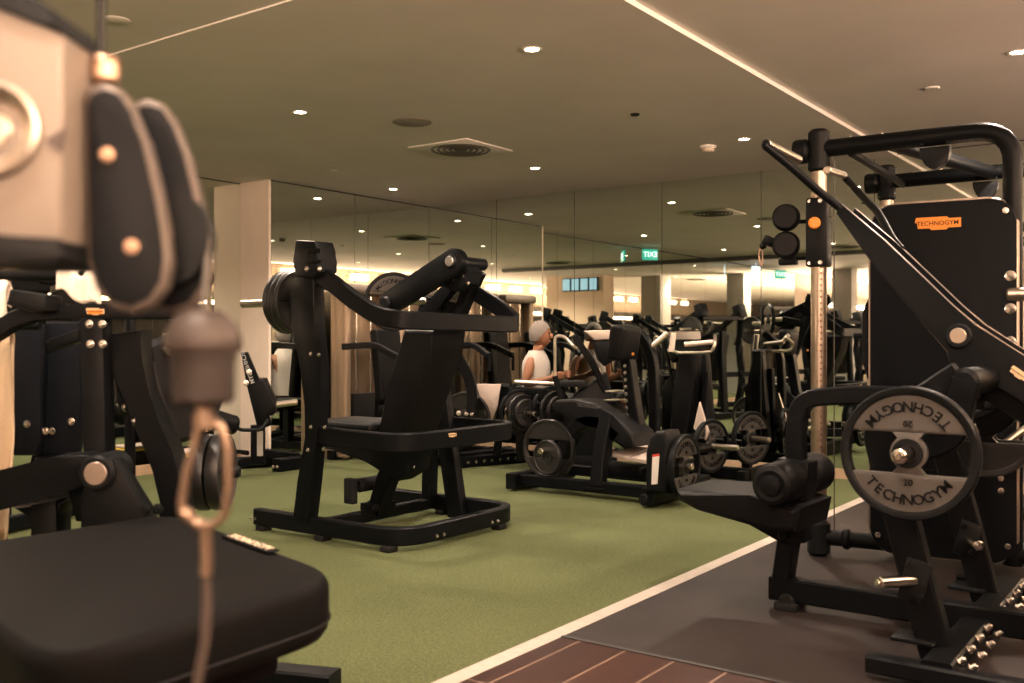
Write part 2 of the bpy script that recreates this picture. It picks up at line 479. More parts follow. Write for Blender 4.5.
for k, (x, y, z) in enumerate(dl):
    key = (x, y)
    lab = names.get((x, y), 'round ceiling downlight behind the camera, row %s of the grid, %s column' % (
        ['one', 'two', 'three', 'four', 'five', 'six', 'seven'][min(6, max(0, int((4.2 - y) / 2.6)))], {-2.86: 'right', -4.82: 'middle', -6.6: 'left'}.get(x, 'walkway')))
    if key in SEEN: x, y, z = on_z(*SEEN[key], z)
    t = thing('downlight', (x, y, z), lab, 'ceiling light', 'recessed ceiling downlights')
    b = MB(); b.lathe([(.036, -.003), (.05, -.006), (.054, 0), (.036, 0), (.036, -.003)], (x, y, z), Z, 24); obj('trim_ring', b, RINGM, t)
    b = MB(); b.lathe([(.04, -.002), (.0, -.0035)], (x, y, z), Z, 24); obj('lamp_disc', b, GLOW, t)
    L = bpy.data.lights.new('downlight_lamp', 'SPOT'); L.energy = 108; L.color = (1, .78, .62); L.spot_size = math.radians(138); L.spot_blend = .75; L.shadow_soft_size = .04
    o = bpy.data.objects.new('lamp', L); o.location = (0, 0, -.03); o.parent = t; COL.objects.link(o)
def square_vent(x, y, z, lab):
    t = thing('ceiling_vent', (x, y, z), lab, 'vent', 'square ceiling air diffusers')
    b = MB(); b.box((x, y, z - .004), (.58, .58, .012), bev=.004); obj('vent_plate', b, CEIL, t)
    b = MB(); pr = []
    for r in (.235, .19, .145, .10, .055): pr += [(r, -.010), (r - .012, -.020), (r - .026, -.010)]
    b.lathe([(.24, -.008)] + pr + [(0, -.012)], (x, y, z), Z, 36); obj('vent_rings', b, mat('vent_dark', (.09, .085, .07), .6), t)
square_vent(-4.78, 5.9, H1, 'square ceiling vent with round dark diffuser above the frame of curved black bars')
square_vent(-4.8, .9, H0, 'square ceiling vent with round diffuser above the near seat, seen only in the mirror')
square_vent(-4.8, -5.2, H0, 'square ceiling vent with round diffuser far behind the camera')
def disc(name, p, r, h, m, lab, cat):
    b = MB(); b.lathe([(r, .004), (r, -h * .4), (r * .85, -h), (0, -h)], p, Z, 28); o = obj(name, b, m); return tag(o, lab, cat)
p = on_z(412, 122, H1); disc('ceiling_speaker', p, .135, .008, mat('speaker_grille', (.27, .24, .2), .7, bump=.3, bscale=400), 'flat round grey speaker grille in the ceiling before the square vent', 'speaker')
p = on_z(635, 114, H1); disc('ceiling_sensor', p, .03, .012, BLK2, 'tiny dark round sensor in the middle of the ceiling', 'sensor')
p = on_z(117, 20, H0); disc('ceiling_sprinkler', p, .06, .006, CEIL, 'faint round cap in the ceiling above the pale pulley cover', 'cap')
p = on_z(932, 88, H2); disc('ceiling_sprinkler', p, .045, .008, CEIL, 'faint round cap in the ceiling above the tall dark cable tower', 'cap')
p = on_z(335, 171, H1); disc('ceiling_sprinkler', p, .04, .006, CEIL, 'small round cap in the ceiling near the left mirror', 'cap')
p = on_z(708, 146, H1)
t = thing('smoke_detector', p, 'round pale smoke detector on the ceiling left of the steel handle arm', 'smoke detector')
b = MB(); b.lathe([(.062, 0), (.062, -.012), (.05, -.02), (.05, -.02)], p, Z, 24); obj('base', b, CEIL, t)
b = MB(); b.lathe([(.05, -.02), (.045, -.042), (.03, -.05), (0, -.05)], p, Z, 24); obj('sensor_head', b, mat('detector_shell', (.6, .5, .4), .5), t)

# lit cove on the right-hand wall: a row of small wall washers and a glowing strip on the ledge
slab('trim_6', XR - .03, XR, YF, YB, .0, 2.2, mat('dark_wall_panel', (.055, .045, .038), .45))
SCALLOP_GLOW = mat('scallop_glow', (1, .85, .65), .4, emit=(1, .74, .50), estr=12)  # lens glow stands in for the scallops of light on the wall
for k in range(26):
    y = 7.3 - 1.05 * k
    t = thing('wall_washer', (XR - .1, y, 2.66), 'warm wall lamp number %d from the mirror in the lit row along the right-hand wall' % (k + 1), 'wall light', 'wall lamps along the right-hand wall')
    b = MB(); b.box((XR - .05, y, 2.66), (.1, .62, .16), bev=.012); obj('housing', b, PAINT, t)
    b = MB(); b.box((XR - .104, y, 2.665), (.012, .54, .13), bev=.004); obj('lens', b, SCALLOP_GLOW, t)
    L = bpy.data.lights.new('washer_lamp', 'AREA'); L.shape = 'RECTANGLE'; L.size = .09; L.size_y = .44; L.energy = 22; L.color = (1, .69, .50)
    o = bpy.data.objects.new('lamp', L); o.location = (-.03, 0, .02); o.rotation_euler = (0, math.radians(145), 0); o.parent = t; COL.objects.link(o)
    L = bpy.data.lights.new('scallop_lamp', 'SPOT'); L.energy = 3; L.color = (1, .74, .48); L.spot_size = math.radians(110); L.spot_blend = .8; L.shadow_soft_size = .03
    o = bpy.data.objects.new('lamp', L); o.location = (-.09, 0, .1); o.rotation_euler = (0, math.radians(180 + 30), 0); o.parent = t; COL.objects.link(o)
b = MB(); b.box((XR - .15, (YF + YB) / 2, 1.935), (.03, YB - YF - .4, .02), bev=.004)
tag(obj('led_strip', b, LED), 'warm glowing strip on the ledge of the right-hand wall', 'light strip')
for i, y in enumerate((5.0, -1.2, -7.4, -13.6)):
    L = bpy.data.lights.new('ledge_fill_light', 'AREA'); L.shape = 'RECTANGLE'; L.size = .15; L.size_y = 6.1; L.energy = (80, 310, 300, 110)[i]; L.color = (1, .66, .46)
    o = bpy.data.objects.new('ledge_fill_light', L); o.location = (XR - .42, y, 1.97); o.rotation_euler = (0, math.radians(180 - 30), 0); COL.objects.link(o)
slab('trim_5', XL2, XL2 + .5, YF, -4.4, 1.86, 1.92, MATS['ledge_paint'])
for i, y in enumerate((-7.5, -14)):  # unseen uplights on an added ledge, put in to brighten the ceiling
    L = bpy.data.lights.new('ledge_fill_light', 'AREA'); L.shape = 'RECTANGLE'; L.size = .12; L.size_y = 6.0; L.energy = (650, 500)[i]; L.color = (1, .66, .46)
    o = bpy.data.objects.new('ledge_fill_light', L); o.location = (XL2 + .42, y, 1.97); o.rotation_euler = (0, math.radians(180 + 35), 0); COL.objects.link(o)
EXITG = mat('exit_green', (.02, .3, .2), .4, emit=(.03, .5, .36), estr=.45)
EXITW = mat('exit_white', (.9, .95, .92), .4, emit=(.75, 1, .93), estr=.9)
def exit_sign(p, ang, lab):
    t = thing('exit_sign', p, lab, 'exit sign', 'hanging green exit signs')
    R = Matrix.Rotation(ang, 4, 'Z'); M = Matrix.Translation(V(p)) @ R
    def tr(v): return M @ V(v)
    b = MB(); b.box(p, (.26, .03, .17), R, bev=.004); obj('housing', b, EXITG, t)
    b = MB()
    for sg in (-1,):
        B = M @ basis((0, -.0165 * sg, 0), (sg, 0, 0), (0, 0, 1))
        put_text(b, 'EXIT', .115, B, .008)
    obj('lettering', b, EXITW, t)
    b = MB(); b.cyl(tr((-.1, 0, .08)), tr((-.1, 0, H1 - p[2] + .02)), .005); b.cyl(tr((.1, 0, .08)), tr((.1, 0, H1 - p[2] + .02)), .005); obj('hanger', b, CHR, t)
exit_sign((-7.28, 2.74, 2.52), math.radians(-52), 'green EXIT sign hanging beside the left wall over the turf, read backwards in the mirror')
exit_sign((-7.28, -2.9, 2.52), math.radians(-52), 'green EXIT sign hanging beside the left wall far behind the camera')
b = MB(); b.box((-7.2, -1.4, 2.47), (.02, .22, .24), Matrix.Rotation(.4, 4, 'Z'), bev=.003); b.cyl((-7.2, -1.4, 2.55), (-7.2, -1.4, 2.672), .006)
tag(obj('hanging_panel', b, mat('pale_blue_panel', (.7, .8, .85), .4, emit=(.7, .85, 1), estr=.7)), 'blank pale blue panel hanging from the ceiling behind the camera', 'sign')
# screens high on the pier behind the camera
for i in range(4):
    x = -3.6 + .24 * i
    t = thing('television', (x, -2.426, 2.32), 'small wall television high on the warm pier, place %d from its left' % (i + 1), 'television', 'televisions on the pier')
    b = MB(); b.box((x, -2.426, 2.45), (.22, .05, .3), bev=.006); obj('case', b, BLK, t)
    b = MB(); b.box((x, -2.393, 2.45), (.19, .006, .26), bev=0); obj('screen', b, mat('tv_screen', (.2, .4, .5), .3, emit=(.25, .45, .6), estr=.55), t)
# ------------------------------------------------------------------ weight plates
def arc_poly(r, a0, a1, n=20): return [(r * math.cos(a0 + (a1 - a0) * i / n), r * math.sin(a0 + (a1 - a0) * i / n)) for i in range(n + 1)]
def plate_mb(M, R=.225, th=.042, face=PLG, rim=BLK2, letters=True, windows=True):
    """plate in its own frame: centre at the origin, axis = local z (front), local y = up"""
    b = MB(); o = M @ V((0, 0, 0)); az = (M.to_3x3() @ Z)
    b.use(rim)
    b.lathe([(R * .87, -th * .4), (R * .9, -th / 2), (R * .975, -th / 2), (R, -th * .3), (R, th * .3), (R * .975, th / 2), (R * .9, th / 2), (R * .87, th * .4), (R * .87, -th * .4)], o, az, 48)
    b.lathe([(.028, -th / 2), (.05, -th / 2), (.05, th / 2), (.028, th / 2), (.028, -th / 2)], o, az, 28)
    b.use(face)
    w = R * .31 if windows else R * .02
    a = math.asin(w / (R * .885))
    for s in (1, -1):
        poly = [M @ V((x, y * s, 0)) for x, y in arc_poly(R * .885, a, PI - a, 28)]
        b.prism(poly, az * th * .62, bev=.003)
    if windows:
        k = R * .12; f = R * .12
        web = [(k + f, w), (k, w - f), (k, -w + f), (k + f, -w), (-k - f, -w), (-k, -w + f), (-k, w - f), (-k - f, w)]
        b.prism([M @ V((x, y, 0)) for x, y in web], az * th * .6, bev=.002)
        b.lathe([(.03, -th * .45), (R * .26, -th * .35), (R * .26, th * .35), (.03, th * .45)], o, az, 28)
    if letters:
        b.use(INK); word = 'TECHNOGYM'; rr = R * .70
        for s in (0, PI):
            for i, ch in enumerate(word):
                t = -PI / 2 + s + (i - 4) * .215
                B = M @ Matrix.Translation((rr * math.cos(t), rr * math.sin(t), th * .31)) @ Matrix.Rotation(t + PI / 2, 4, 'Z')
                put_text(b, ch, R * .215, B, .015, .0035)
            B = M @ Matrix.Rotation(s, 4, 'Z') @ Matrix.Translation((0, -R * .44, th * .31))
            put_text(b, '20', R * .14, B, .01, .0035)
    return b
def plate(c, axis, lab, R=.225, th=.042, face=PLG, letters=False, up=Z, windows=True, grp=None):
    az = V(axis).normalized(); xa = V(up).cross(az)
    M = basis(c, xa, V(up) - az * az.dot(V(up)))
    o = obj('weight_plate', plate_mb(M, R, th, face, BLK2 if face is not PLB else PLB, letters, windows))
    return tag(o, lab, 'weight plate', grp)
def badge(parent, M, w=.085, h=.02, m=BADGE, txt=None):
    b = MB(); b.use(m); R = M
    pts = [(-.5, .1), (-.47, .5), (.2, .5), (.24, .36), (.5, .36), (.5, -.36), (.22, -.36), (.19, -.5), (-.14, -.5), (-.18, -.36), (-.43, -.36), (-.45, .1)]
    b.prism([R @ V((x * w, y * h, 0)) for x, y in pts], (R.to_3x3() @ Z) * .003, bev=0)
    b.use(INK); put_text(b, 'TECHNOGYM', w / 6.9, R @ Matrix.Translation((0.0, 0, .0016)), .008, .0008)
    return obj('badge', b, None, parent)
def grip(parent, p0, p1, r=.017, m=STEEL, name='grip'):
    b = MB(); b.cyl(p0, p1, r, bev=.004); return obj(name, b, m, parent)
def pad_mb(c, size, M=None, bev=.03, seam=True):
    b = MB(); b.box(c, size, M, bev=bev, seg=4); return b
def bent_poly(pts, w):
    """outline of a band of width w (or list of widths) along planar px-traced pts given as (a, b) pairs"""
    L, R = [], []
    for i, p in enumerate(pts):
        p = V(p).to_2d() if len(p) == 3 else V((p[0], p[1]))
        q0 = V(pts[max(0, i - 1)][:2]); q1 = V(pts[min(len(pts) - 1, i + 1)][:2]); t = (q1 - q0).normalized(); n = V((-t.y, t.x)); ww = w[i] if isinstance(w, (list, tuple)) else w
        L.append(p + n * ww / 2); R.append(p - n * ww / 2)
    return L + R[::-1]

# ================================================================== 1. row machine, middle of the turf
def row_machine():
    y0, y1, xf = 3.92, 4.99, -3.58
    t = thing('row_machine', (-4.25, 4.46, 0), 'large black rowing machine of curved bars standing free on the green turf, left of centre', 'gym machine')
    b = MB(); b.bar([(-4.78, y0, .08), (xf, y0, .08), (xf, y1, .08), (-4.78, y1, .08)], .06, .10, .22); b.bar([(-4.28, y0 + .03, .07), (-4.28, y1 - .03, .07)], .06, .07)
    obj('base_frame', b, BLK, t)
    for (x, y) in ((-4.72, y0), (-4.2, y0), (xf - .1, y0), (xf, y1 - .2), (-4.2, y1), (-4.82, y1)):
        b = MB(); b.box((x, y, .016), (.07, .075, .032), bev=.006); obj('foot', b, RUB, t)
    b = MB(); b.bolts([(xf + .03, y0 + .25, .06), (xf + .03, y0 + .31, .06), (xf + .03, y1 - .25, .06), (xf + .03, y1 - .31, .06)], X, .009); b.bolts([(-4.8, y0 - .03, .07), (-4.76, y0 - .03, .07)], -Y, .007); obj('base_bolts', b, BOLT, t)
    # near column, S-shaped, with the rounded head
    tr = lambda P, y: [on_y(px, py, y) for px, py in P]
    left = [(297, 519), (303, 480), (312, 437), (310, 405), (306, 372), (300, 340), (294, 318), (294, 296), (300, 275), (304, 262)]
    right = [(316, 262), (319, 285), (319, 312), (321, 340), (324, 372), (324, 405), (321, 437), (317, 480), (313, 522)]
    b = MB(); b.prism(tr(left + right, y0), (0, .085, 0), bev=.012); up = obj('upright', b, BLK, t)
    b = MB(); b.bolts([on_y(311, 427, y0 - .043), on_y(325, 427, y0 - .043), on_y(308, 450, y0 - .043), on_y(324, 449, y0 - .043), on_y(311, 354, y0 - .043), on_y(319, 355, y0 - .043)], -Y, .010); obj('bolts', b, BOLT, up)
    b = MB(); b.prism(tr([(305, 241), (324, 242), (327, 251), (326, 262), (328, 272), (322, 279), (305, 277), (302, 262)], y0), (0, .15, 0), bev=.012); hd = obj('head_cover', b, BLK2, t)
    c = (on_y(308, 251, y0 - .078) + on_y(320, 251, y0 - .078)) / 2
    b = MB(); b.box(c, (.11, .006, .03), bev=.004); c2 = (on_y(308, 262, y0 - .078) + on_y(320, 262, y0 - .078)) / 2; b.box(c2, (.12, .01, .02), bev=.006); obj('badge_recess', b, INK, hd)
    b = MB(); b.bolts([on_y(307, 269, y0 - .077), on_y(320, 269, y0 - .077)], -Y, .013); obj('bolts', b, BOLT, hd)
    # far column and pivot bracket
    yb = y1 - .04
    b = MB(); b.bar([(-4.28, yb, .1), (-4.26, yb, .72), (-4.02, yb, 1.34), (-3.86, yb, 1.6)], .09, .075, .2, n=Y); obj('rear_upright', b, BLK, t)
    b = MB(); b.prism(tr([(434, 394), (448, 392), (466, 520), (452, 524)], yb), (0, .07, 0), bev=.006); obj('rear_leg', b, BLK, t)
    # guard frames
    P = [on_y(308, 266, y0), on_y(330, 281, y0), on_y(352, 299, y0), on_y(378, 316, y0)]
    b = MB(); b.bar(P + [V((xf, y0, 1.265)), V((xf, y1, 1.255)), on_y(505, 312, y1), on_y(458, 281, y1)], .05, .10, .16); obj('upper_guard', b, BLK, t)
    b = MB(); b.bar([(-4.28, y0, .61), (-4.05, y0, .60), (xf, y0, .595), (xf, y1, .595), (-4.26, y1, .60)], .05, .105, .18); obj('lower_guard', b, BLK, t)
    p = on_x(452.5, 435, xf + .0265); badge(t, basis(p, Y, Z), .07, .024, BADGE)
    # lever with pivot discs
    ym = 4.72
    a, c = on_y(455, 262, ym), on_y(390, 303, ym)
    u = (c - a).normalized(); w = u.cross(Y)
    poly = []
    for k in range(9): ang = PI / 2 + PI * k / 8; poly.append(a + (u * math.cos(ang) + w * math.sin(ang)) * .085)
    for k in range(9): ang = -PI / 2 + PI * k / 8; poly.append(c + (u * math.cos(ang) + w * math.sin(ang)) * .075)
    b = MB(); b.prism(poly, (0, .07, 0), bev=.01); lv = obj('lever_arm', b, BLK, t)
    b = MB(); b.cyl(a + V((0, -.055, 0)), a + V((0, .05, 0)), .045); obj('pivot_cap', b, BLK2, lv); b = MB(); b.cyl(c + V((0, -.06, 0)), c + V((0, .05, 0)), .045); obj('pivot_cap', b, BLK2, lv)
    b = MB(); b.cyl(a + V((0, -.062, 0)), a + V((0, -.05, 0)), .033); obj('pivot_disc', b, mat('dull_steel_disc', (.35, .33, .31), .4, .9), lv)
    b = MB(); b.prism(tr([(452, 252), (470, 262), (476, 272), (473, 284), (462, 292), (446, 286)], 4.86), (0, .14, 0), bev=.012)
    b.cyl(a, a + V((0, .3, 0)), .04); br = obj('pivot_bracket', b, BLK2, t)
    b = MB(); b.bolts([on_y(460, 268, 4.785), on_y(463, 276, 4.785), on_y(453, 279, 4.785), on_y(468, 283, 4.785)], -Y, .011); obj('bolts', b, BOLT, br)
    b = MB(); b.prism(tr([(450, 280), (462, 284), (446, 300), (436, 318), (420, 330), (414, 320), (430, 302)], 4.9), (0, .06, 0), bev=.008); obj('linkage', b, BLK, t)
    # back pad column, seat and its bracket
    b = MB(); b.prism(tr([(420, 329), (452, 329), (446, 360), (421, 437), (392, 437), (404, 390)], 4.46), (0, .30, 0), bev=.03, seg=4); obj('back_pad', b, PAD, t)
    b = MB(); b.prism(tr([(330, 447), (350, 449), (375, 460), (404, 480), (420, 470), (424, 448), (400, 440), (336, 437)], 4.46), (0, .18, 0), bev=.015); obj('seat_bracket', b, BLK, t)
    b = MB(); b.box((-4.42, 4.46, .62), (.52, .40, .07), bev=.03, seg=4); obj('seat', b, PAD, t)
    b = MB(); b.bar([(-4.28, 4.46, .08), (-4.20, 4.46, .3), (-4.02, 4.46, .6), (-3.9, 4.46, .86)], .10, .11, .1, n=Y); b.box((-4.28, 4.46, .12), (.12, .2, .05)); col = obj('centre_post', b, BLK, t)
    b = MB(); b.bolts([on_y(415, 422, 4.4), on_y(413, 467, 4.4), on_y(401, 466, 4.4)], -Y, .012); obj('bolts', b, BOLT, col)
    b = MB(); b.cyl((-4.36, 4.36, .25), (-4.36, 4.6, .25), .045); b.box((-4.38, 4.32, .22), (.08, .05, .16), bev=.01); obj('foot_rest', b, RUB, t)
    # loading spike beside the near column
    b = MB(); b.cyl((-4.42, 4.03, 1.39), (-5.06, 4.03, 1.39), .026); obj('loading_spike', b, STEEL, t)
    b = MB(); b.bar([(-4.32, 3.98, 1.5), (-4.42, 4.03, 1.39)], .07, .09, n=Y); b.cyl((-4.36, 4.03, 1.39), (-4.5, 4.03, 1.39), .05); obj('weight_arm', b, BLK, t)
    b = MB(); b.bar([(-4.02, 4.95, 1.36), (-4.3, 4.93, 1.42)], .06, .08, n=Y); wa = obj('weight_arm', b, BLK, t)
    b = MB(); ax = V((.75, -.66, 0)).normalized(); cc = V((-4.52, 4.86, 1.42)); b.cyl(cc + V((.26, .05, 0)), cc - V((.04, 0, 0)), .024); b.cyl(cc - ax * .04, cc + ax * .05, .027); obj('loading_spike', b, STEEL, t)
    return t
row_machine()
for i, w in enumerate(('innermost', 'middle', 'outermost')):
    plate((-4.525 - .046 * i, 4.03, 1.39), (1, 0, 0), '%s of three black weight plates on the steel spike of the large rowing machine' % w, .195, .042, PLB, windows=False, grp='plates on the rowing machine')
plate((-4.52, 4.86, 1.42), (.75, -.66, 0), 'grey lettered weight plate behind the slanted lever of the large rowing machine', .2, .042, PLM, letters=True)
b = MB(); 

# ================================================================== 2. pulldown machine, right foreground
def pulldown():
    yc = 4.1; yn, yf = 3.66, 4.54
    t = thing('pulldown_machine', (-1.0, yc, 0), 'black plate-loaded pulldown machine with seat, thigh rollers and long overhead arms on the rubber tiles', 'gym machine')
    b = MB(); b.bar([(-1.58, yc, .085), (-.3, yc, .085)], .08, .10); obj('base_rail', b, BLK, t)
    b = MB(); b.box((-1.5, yc, .017), (.1, .12, .034), bev=.006); b.cyl((-1.5, yc - .05, .04), (-1.5, yc + .05, .04), .035); obj('foot', b, RUB, t)
    b = MB(); b.bar([(-.757, 3.42, .06), (-.757, 4.86, .06)], .10, .07); b.bar([(-.98, 3.43, .05), (-.4, 3.43, .05)], .07, .06); b.bar([(-.98, 4.85, .05), (-.3, 4.85, .05)], .07, .06); cb = obj('rear_crossbar', b, BLK, t)
    for k in range(9):
        y = 3.5 + .155 * k
        for p, n in (((-.705, y, .08), (.7, 0, .7)), ((-.68, y + .05, .05), (.8, 0, .6))):
            b = MB(); b.bolts([p], n, .0125, .028); obj('bolt_head', b, BOLT, cb)
    for gy in (3.64, 4.53): b = MB(); b.box((-.87, gy, .10), (.15, .13, .015), bev=.004); obj('gusset', b, BLK2, t)
    for y, s in ((3.64, 'n'), (4.53, 'f')):
        b = MB(); b.bar([(-.80, y, .05), (-1.0, y, .83), (-.72, y, 1.03)], .075, .11, .05, n=Y); lg = obj('leg', b, BLK, t)
        z = .31
        b = MB(); pd = V((-.62, -.78, 0)) if s == 'n' else V((.45, -.89, 0)); pq = V((-.868, y - .03, z)); b.cyl(pq, pq + pd * .15, .021); b.bolts([pq + pd * .15], pd, .014, .01); obj('storage_peg', b, CHR, lg)
        b = MB(); b.box((-.868, y - .042, z), (.085, .01, .15), Matrix.Rotation(.25, 4, 'Y'), bev=.004); b.bolts([(-.852, y - .047, z - .055), (-.885, y - .047, z + .055)], -Y, .012); obj('peg_plate', b, BLK2, lg)
    # seat post, arch and seat
    b = MB(); b.bar([(-1.535, yc, .08), (-1.485, yc, .42)], .085, .08, n=Y); b.box((-1.475, yc, .52), (.14, .13, .26), Matrix.Rotation(.08, 4, 'Y'), bev=.012)
    b.bolts([(-1.43, yc - .066, .50), (-1.50, yc - .066, .48), (-1.46, yc - .066, .46), (-1.51, yc - .066, .53)], -Y, .012); obj('seat_post', b, BLK, t)
    b = MB(); b.cyl((-1.50, yc - .05, .33), (-1.50, yc - .09, .33), .024); obj('adjuster_knob', b, BLK2, t)
    b = MB(); b.bar([(-1.46, yc, .46), (-1.475, yc, .74), (-1.455, yc, .905), (-1.25, yc, .93), (-.74, yc, .93)], .075, .075, .19, n=Y); obj('roller_arch', b, BLK, t)
    M = Matrix.Rotation(.05, 4, 'Y')
    b = MB(); b.prism([V((-1.94, yc, .50)), V((-1.93, yc, .45)), V((-1.84, yc, .415)), V((-1.5, yc, .36)), V((-1.40, yc, .37)), V((-1.38, yc, .47)), V((-1.6, yc, .505))], (0, .42, 0), bev=.026, seg=4); obj('seat', b, PAD, t)
    b = MB(); b.prism([V((-1.8, yc, .41)), V((-1.5, yc, .28)), V((-1.42, yc, .3)), V((-1.42, yc, .4))], (0, .12, 0), bev=.01); obj('seat_bracket', b, BLK, t)
    for s in (-1, 1):
        a = V((-1.475, yc + s * .07, .565)); e = V((-1.475, yc + s * .29, .565))
        b = MB(); n = (e - a).normalized(); b.lathe([(0, 0), (.06, 0), (.08, .012), (.088, .035), (.088, .185), (.08, .208), (.062, .22), (.045, .216), (.04, .228), (.02, .234), (0, .234)], a, n, 30); ro = obj('thigh_roller', b, PAD, t)
    b = MB(); b.cyl((-1.475, yc - .1, .565), (-1.475, yc + .1, .565), .022); obj('roller_axle', b, STEEL, t)
    # weight-arm cross tube, rear column
    b = MB(); b.cyl((-.71, yn - .06, 1.01), (-.71, yf + .06, 1.01), .05); b.bar([(-.74, yc, .93), (-.71, yc, 1.01)], .09, .09, n=Y); obj('pivot_tube', b, BLK, t)
    b = MB(); b.bar([(-.35, yc, .08), (-.35, yc, .9), (-.70, yc, 1.03)], .10, .09, .12, n=Y); obj('rear_column', b, BLK, t)
    # long arms: two parallel levers either side of the middle, handles flaring outwards
    out = [(841, 203), (885, 240), (927, 280), (952, 304), (975, 325), (1024, 355), (1110, 408), (1110, 452), (1024, 402), (986, 377), (979, 398), (970, 403), (961, 399), (953, 374), (949, 351), (900, 296), (868, 256), (838, 214)]
    ya, yb = 4.0, 4.2
    loc = [on_y(px, py, ya) for px, py in out]
    tip_n, tip_f = V((-1.474, 3.75, 1.936)), V((-1.474, 4.78, 1.945))
    tubes = {1: [on_y(846, 213, ya), on_y(838, 206, ya - .01), on_y(817, 190, 3.92), on_y(793, 168, 3.83), tip_n], -1: [on_y(902, 250, yb), on_y(893, 240, yb + .03), on_y(878, 212, 4.45), on_y(863, 197, 4.62), tip_f]}
    for y, s in ((ya, 1), (yb, -1)):
        mv = lambda p: V((p.x, y, p.z))
        b = MB(); b.use(RIM)
        b.prism([mv(p) for p in loc], (0, .036, 0), bev=.004)
        b.use(BLK)
        for k in (-1, 1): b.prism([mv(p) + V((0, k * .019, 0)) for p in loc], (0, .006, 0), bev=.002)
        ar = obj('pulldown_arm', b, None, t)
        tp = tubes[s][-1]
        b = MB(); b.tube(tubes[s] + [tp + V((-.005, .03 * s, .012))], .017, .06); obj('handle_tube', b, BLK, ar)
        grip(ar, tp + V((0, .02 * s, .008)), tp + V((.02, .33 * s, -.012)), .019, STEEL)
        c = mv(on_y(960, 336, ya)); b = MB(); b.cyl(c - V((0, .034, 0)), c + V((0, .034, 0)), .048, .006); pc = obj('pivot_cap', b, BLK2, ar)
        b = MB(); b.cyl(c - V((0, .038, 0)), c + V((0, .038, 0)), .03, .003); obj('pivot_disc', b, mat('warm_steel_disc', (.5, .42, .34), .4, .9), ar)
        b = MB(); b.bolts([mv(on_y(px, py, ya)) - V((0, .022, 0)) for px, py in ((967, 373), (975, 377), (956, 388), (963, 392), (972, 398))], -Y, .011); obj('bolts', b, BOLT, ar)
        b = MB(); b.use(BLK); q = [on_y(981, 377, ya), on_y(1110, 462, ya), on_y(1110, 485, ya), on_y(974, 393, ya)]; b.prism([mv(p) + V((0, .05, 0)) for p in q], (0, .05, 0), bev=.006); obj('lower_link', b, BLK, ar)
    p = on_y(1019, 374, 3.976); badge(t, basis(p, on_y(1040, 388, 4.0) - on_y(1019, 374, 4.0), Z), .07, .03)
    # loading arms
    for y, s in ((3.60, -1), (4.60, 1)):
        b = MB(); b.bar([(-.70, y, 1.02), (-.74, y, .82), (-.845, y, .776)], .05, .09, .06, n=Y); wa = obj('loading_arm', b, BLK, t)
        b = MB(); b.cyl((-.845, y, .776), (-.845, y + s * .30, .776), .025); b.bolts([(-.845, y + s * .30, .776)], (0, s, 0), .016, .012); obj('loading_spike', b, CHR, wa)
    return t
pulldown()
plate((-.845, 3.43, .776), (0, -1, 0), 'large grey 20 weight plate with windows and black lettering facing the camera', .225, .045, PLG, letters=True)
plate((-.845, 4.72, .776), (0, 1, 0), 'weight plate on the far spike of the pulldown machine, inner one', .225, .045, PLB, letters=False, grp='plates on the far spike of the pulldown')
plate((-.845, 4.775, .776), (0, 1, 0), 'weight plate on the far spike of the pulldown machine, outer one', .2, .045, PLB, letters=False, grp='plates on the far spike of the pulldown')

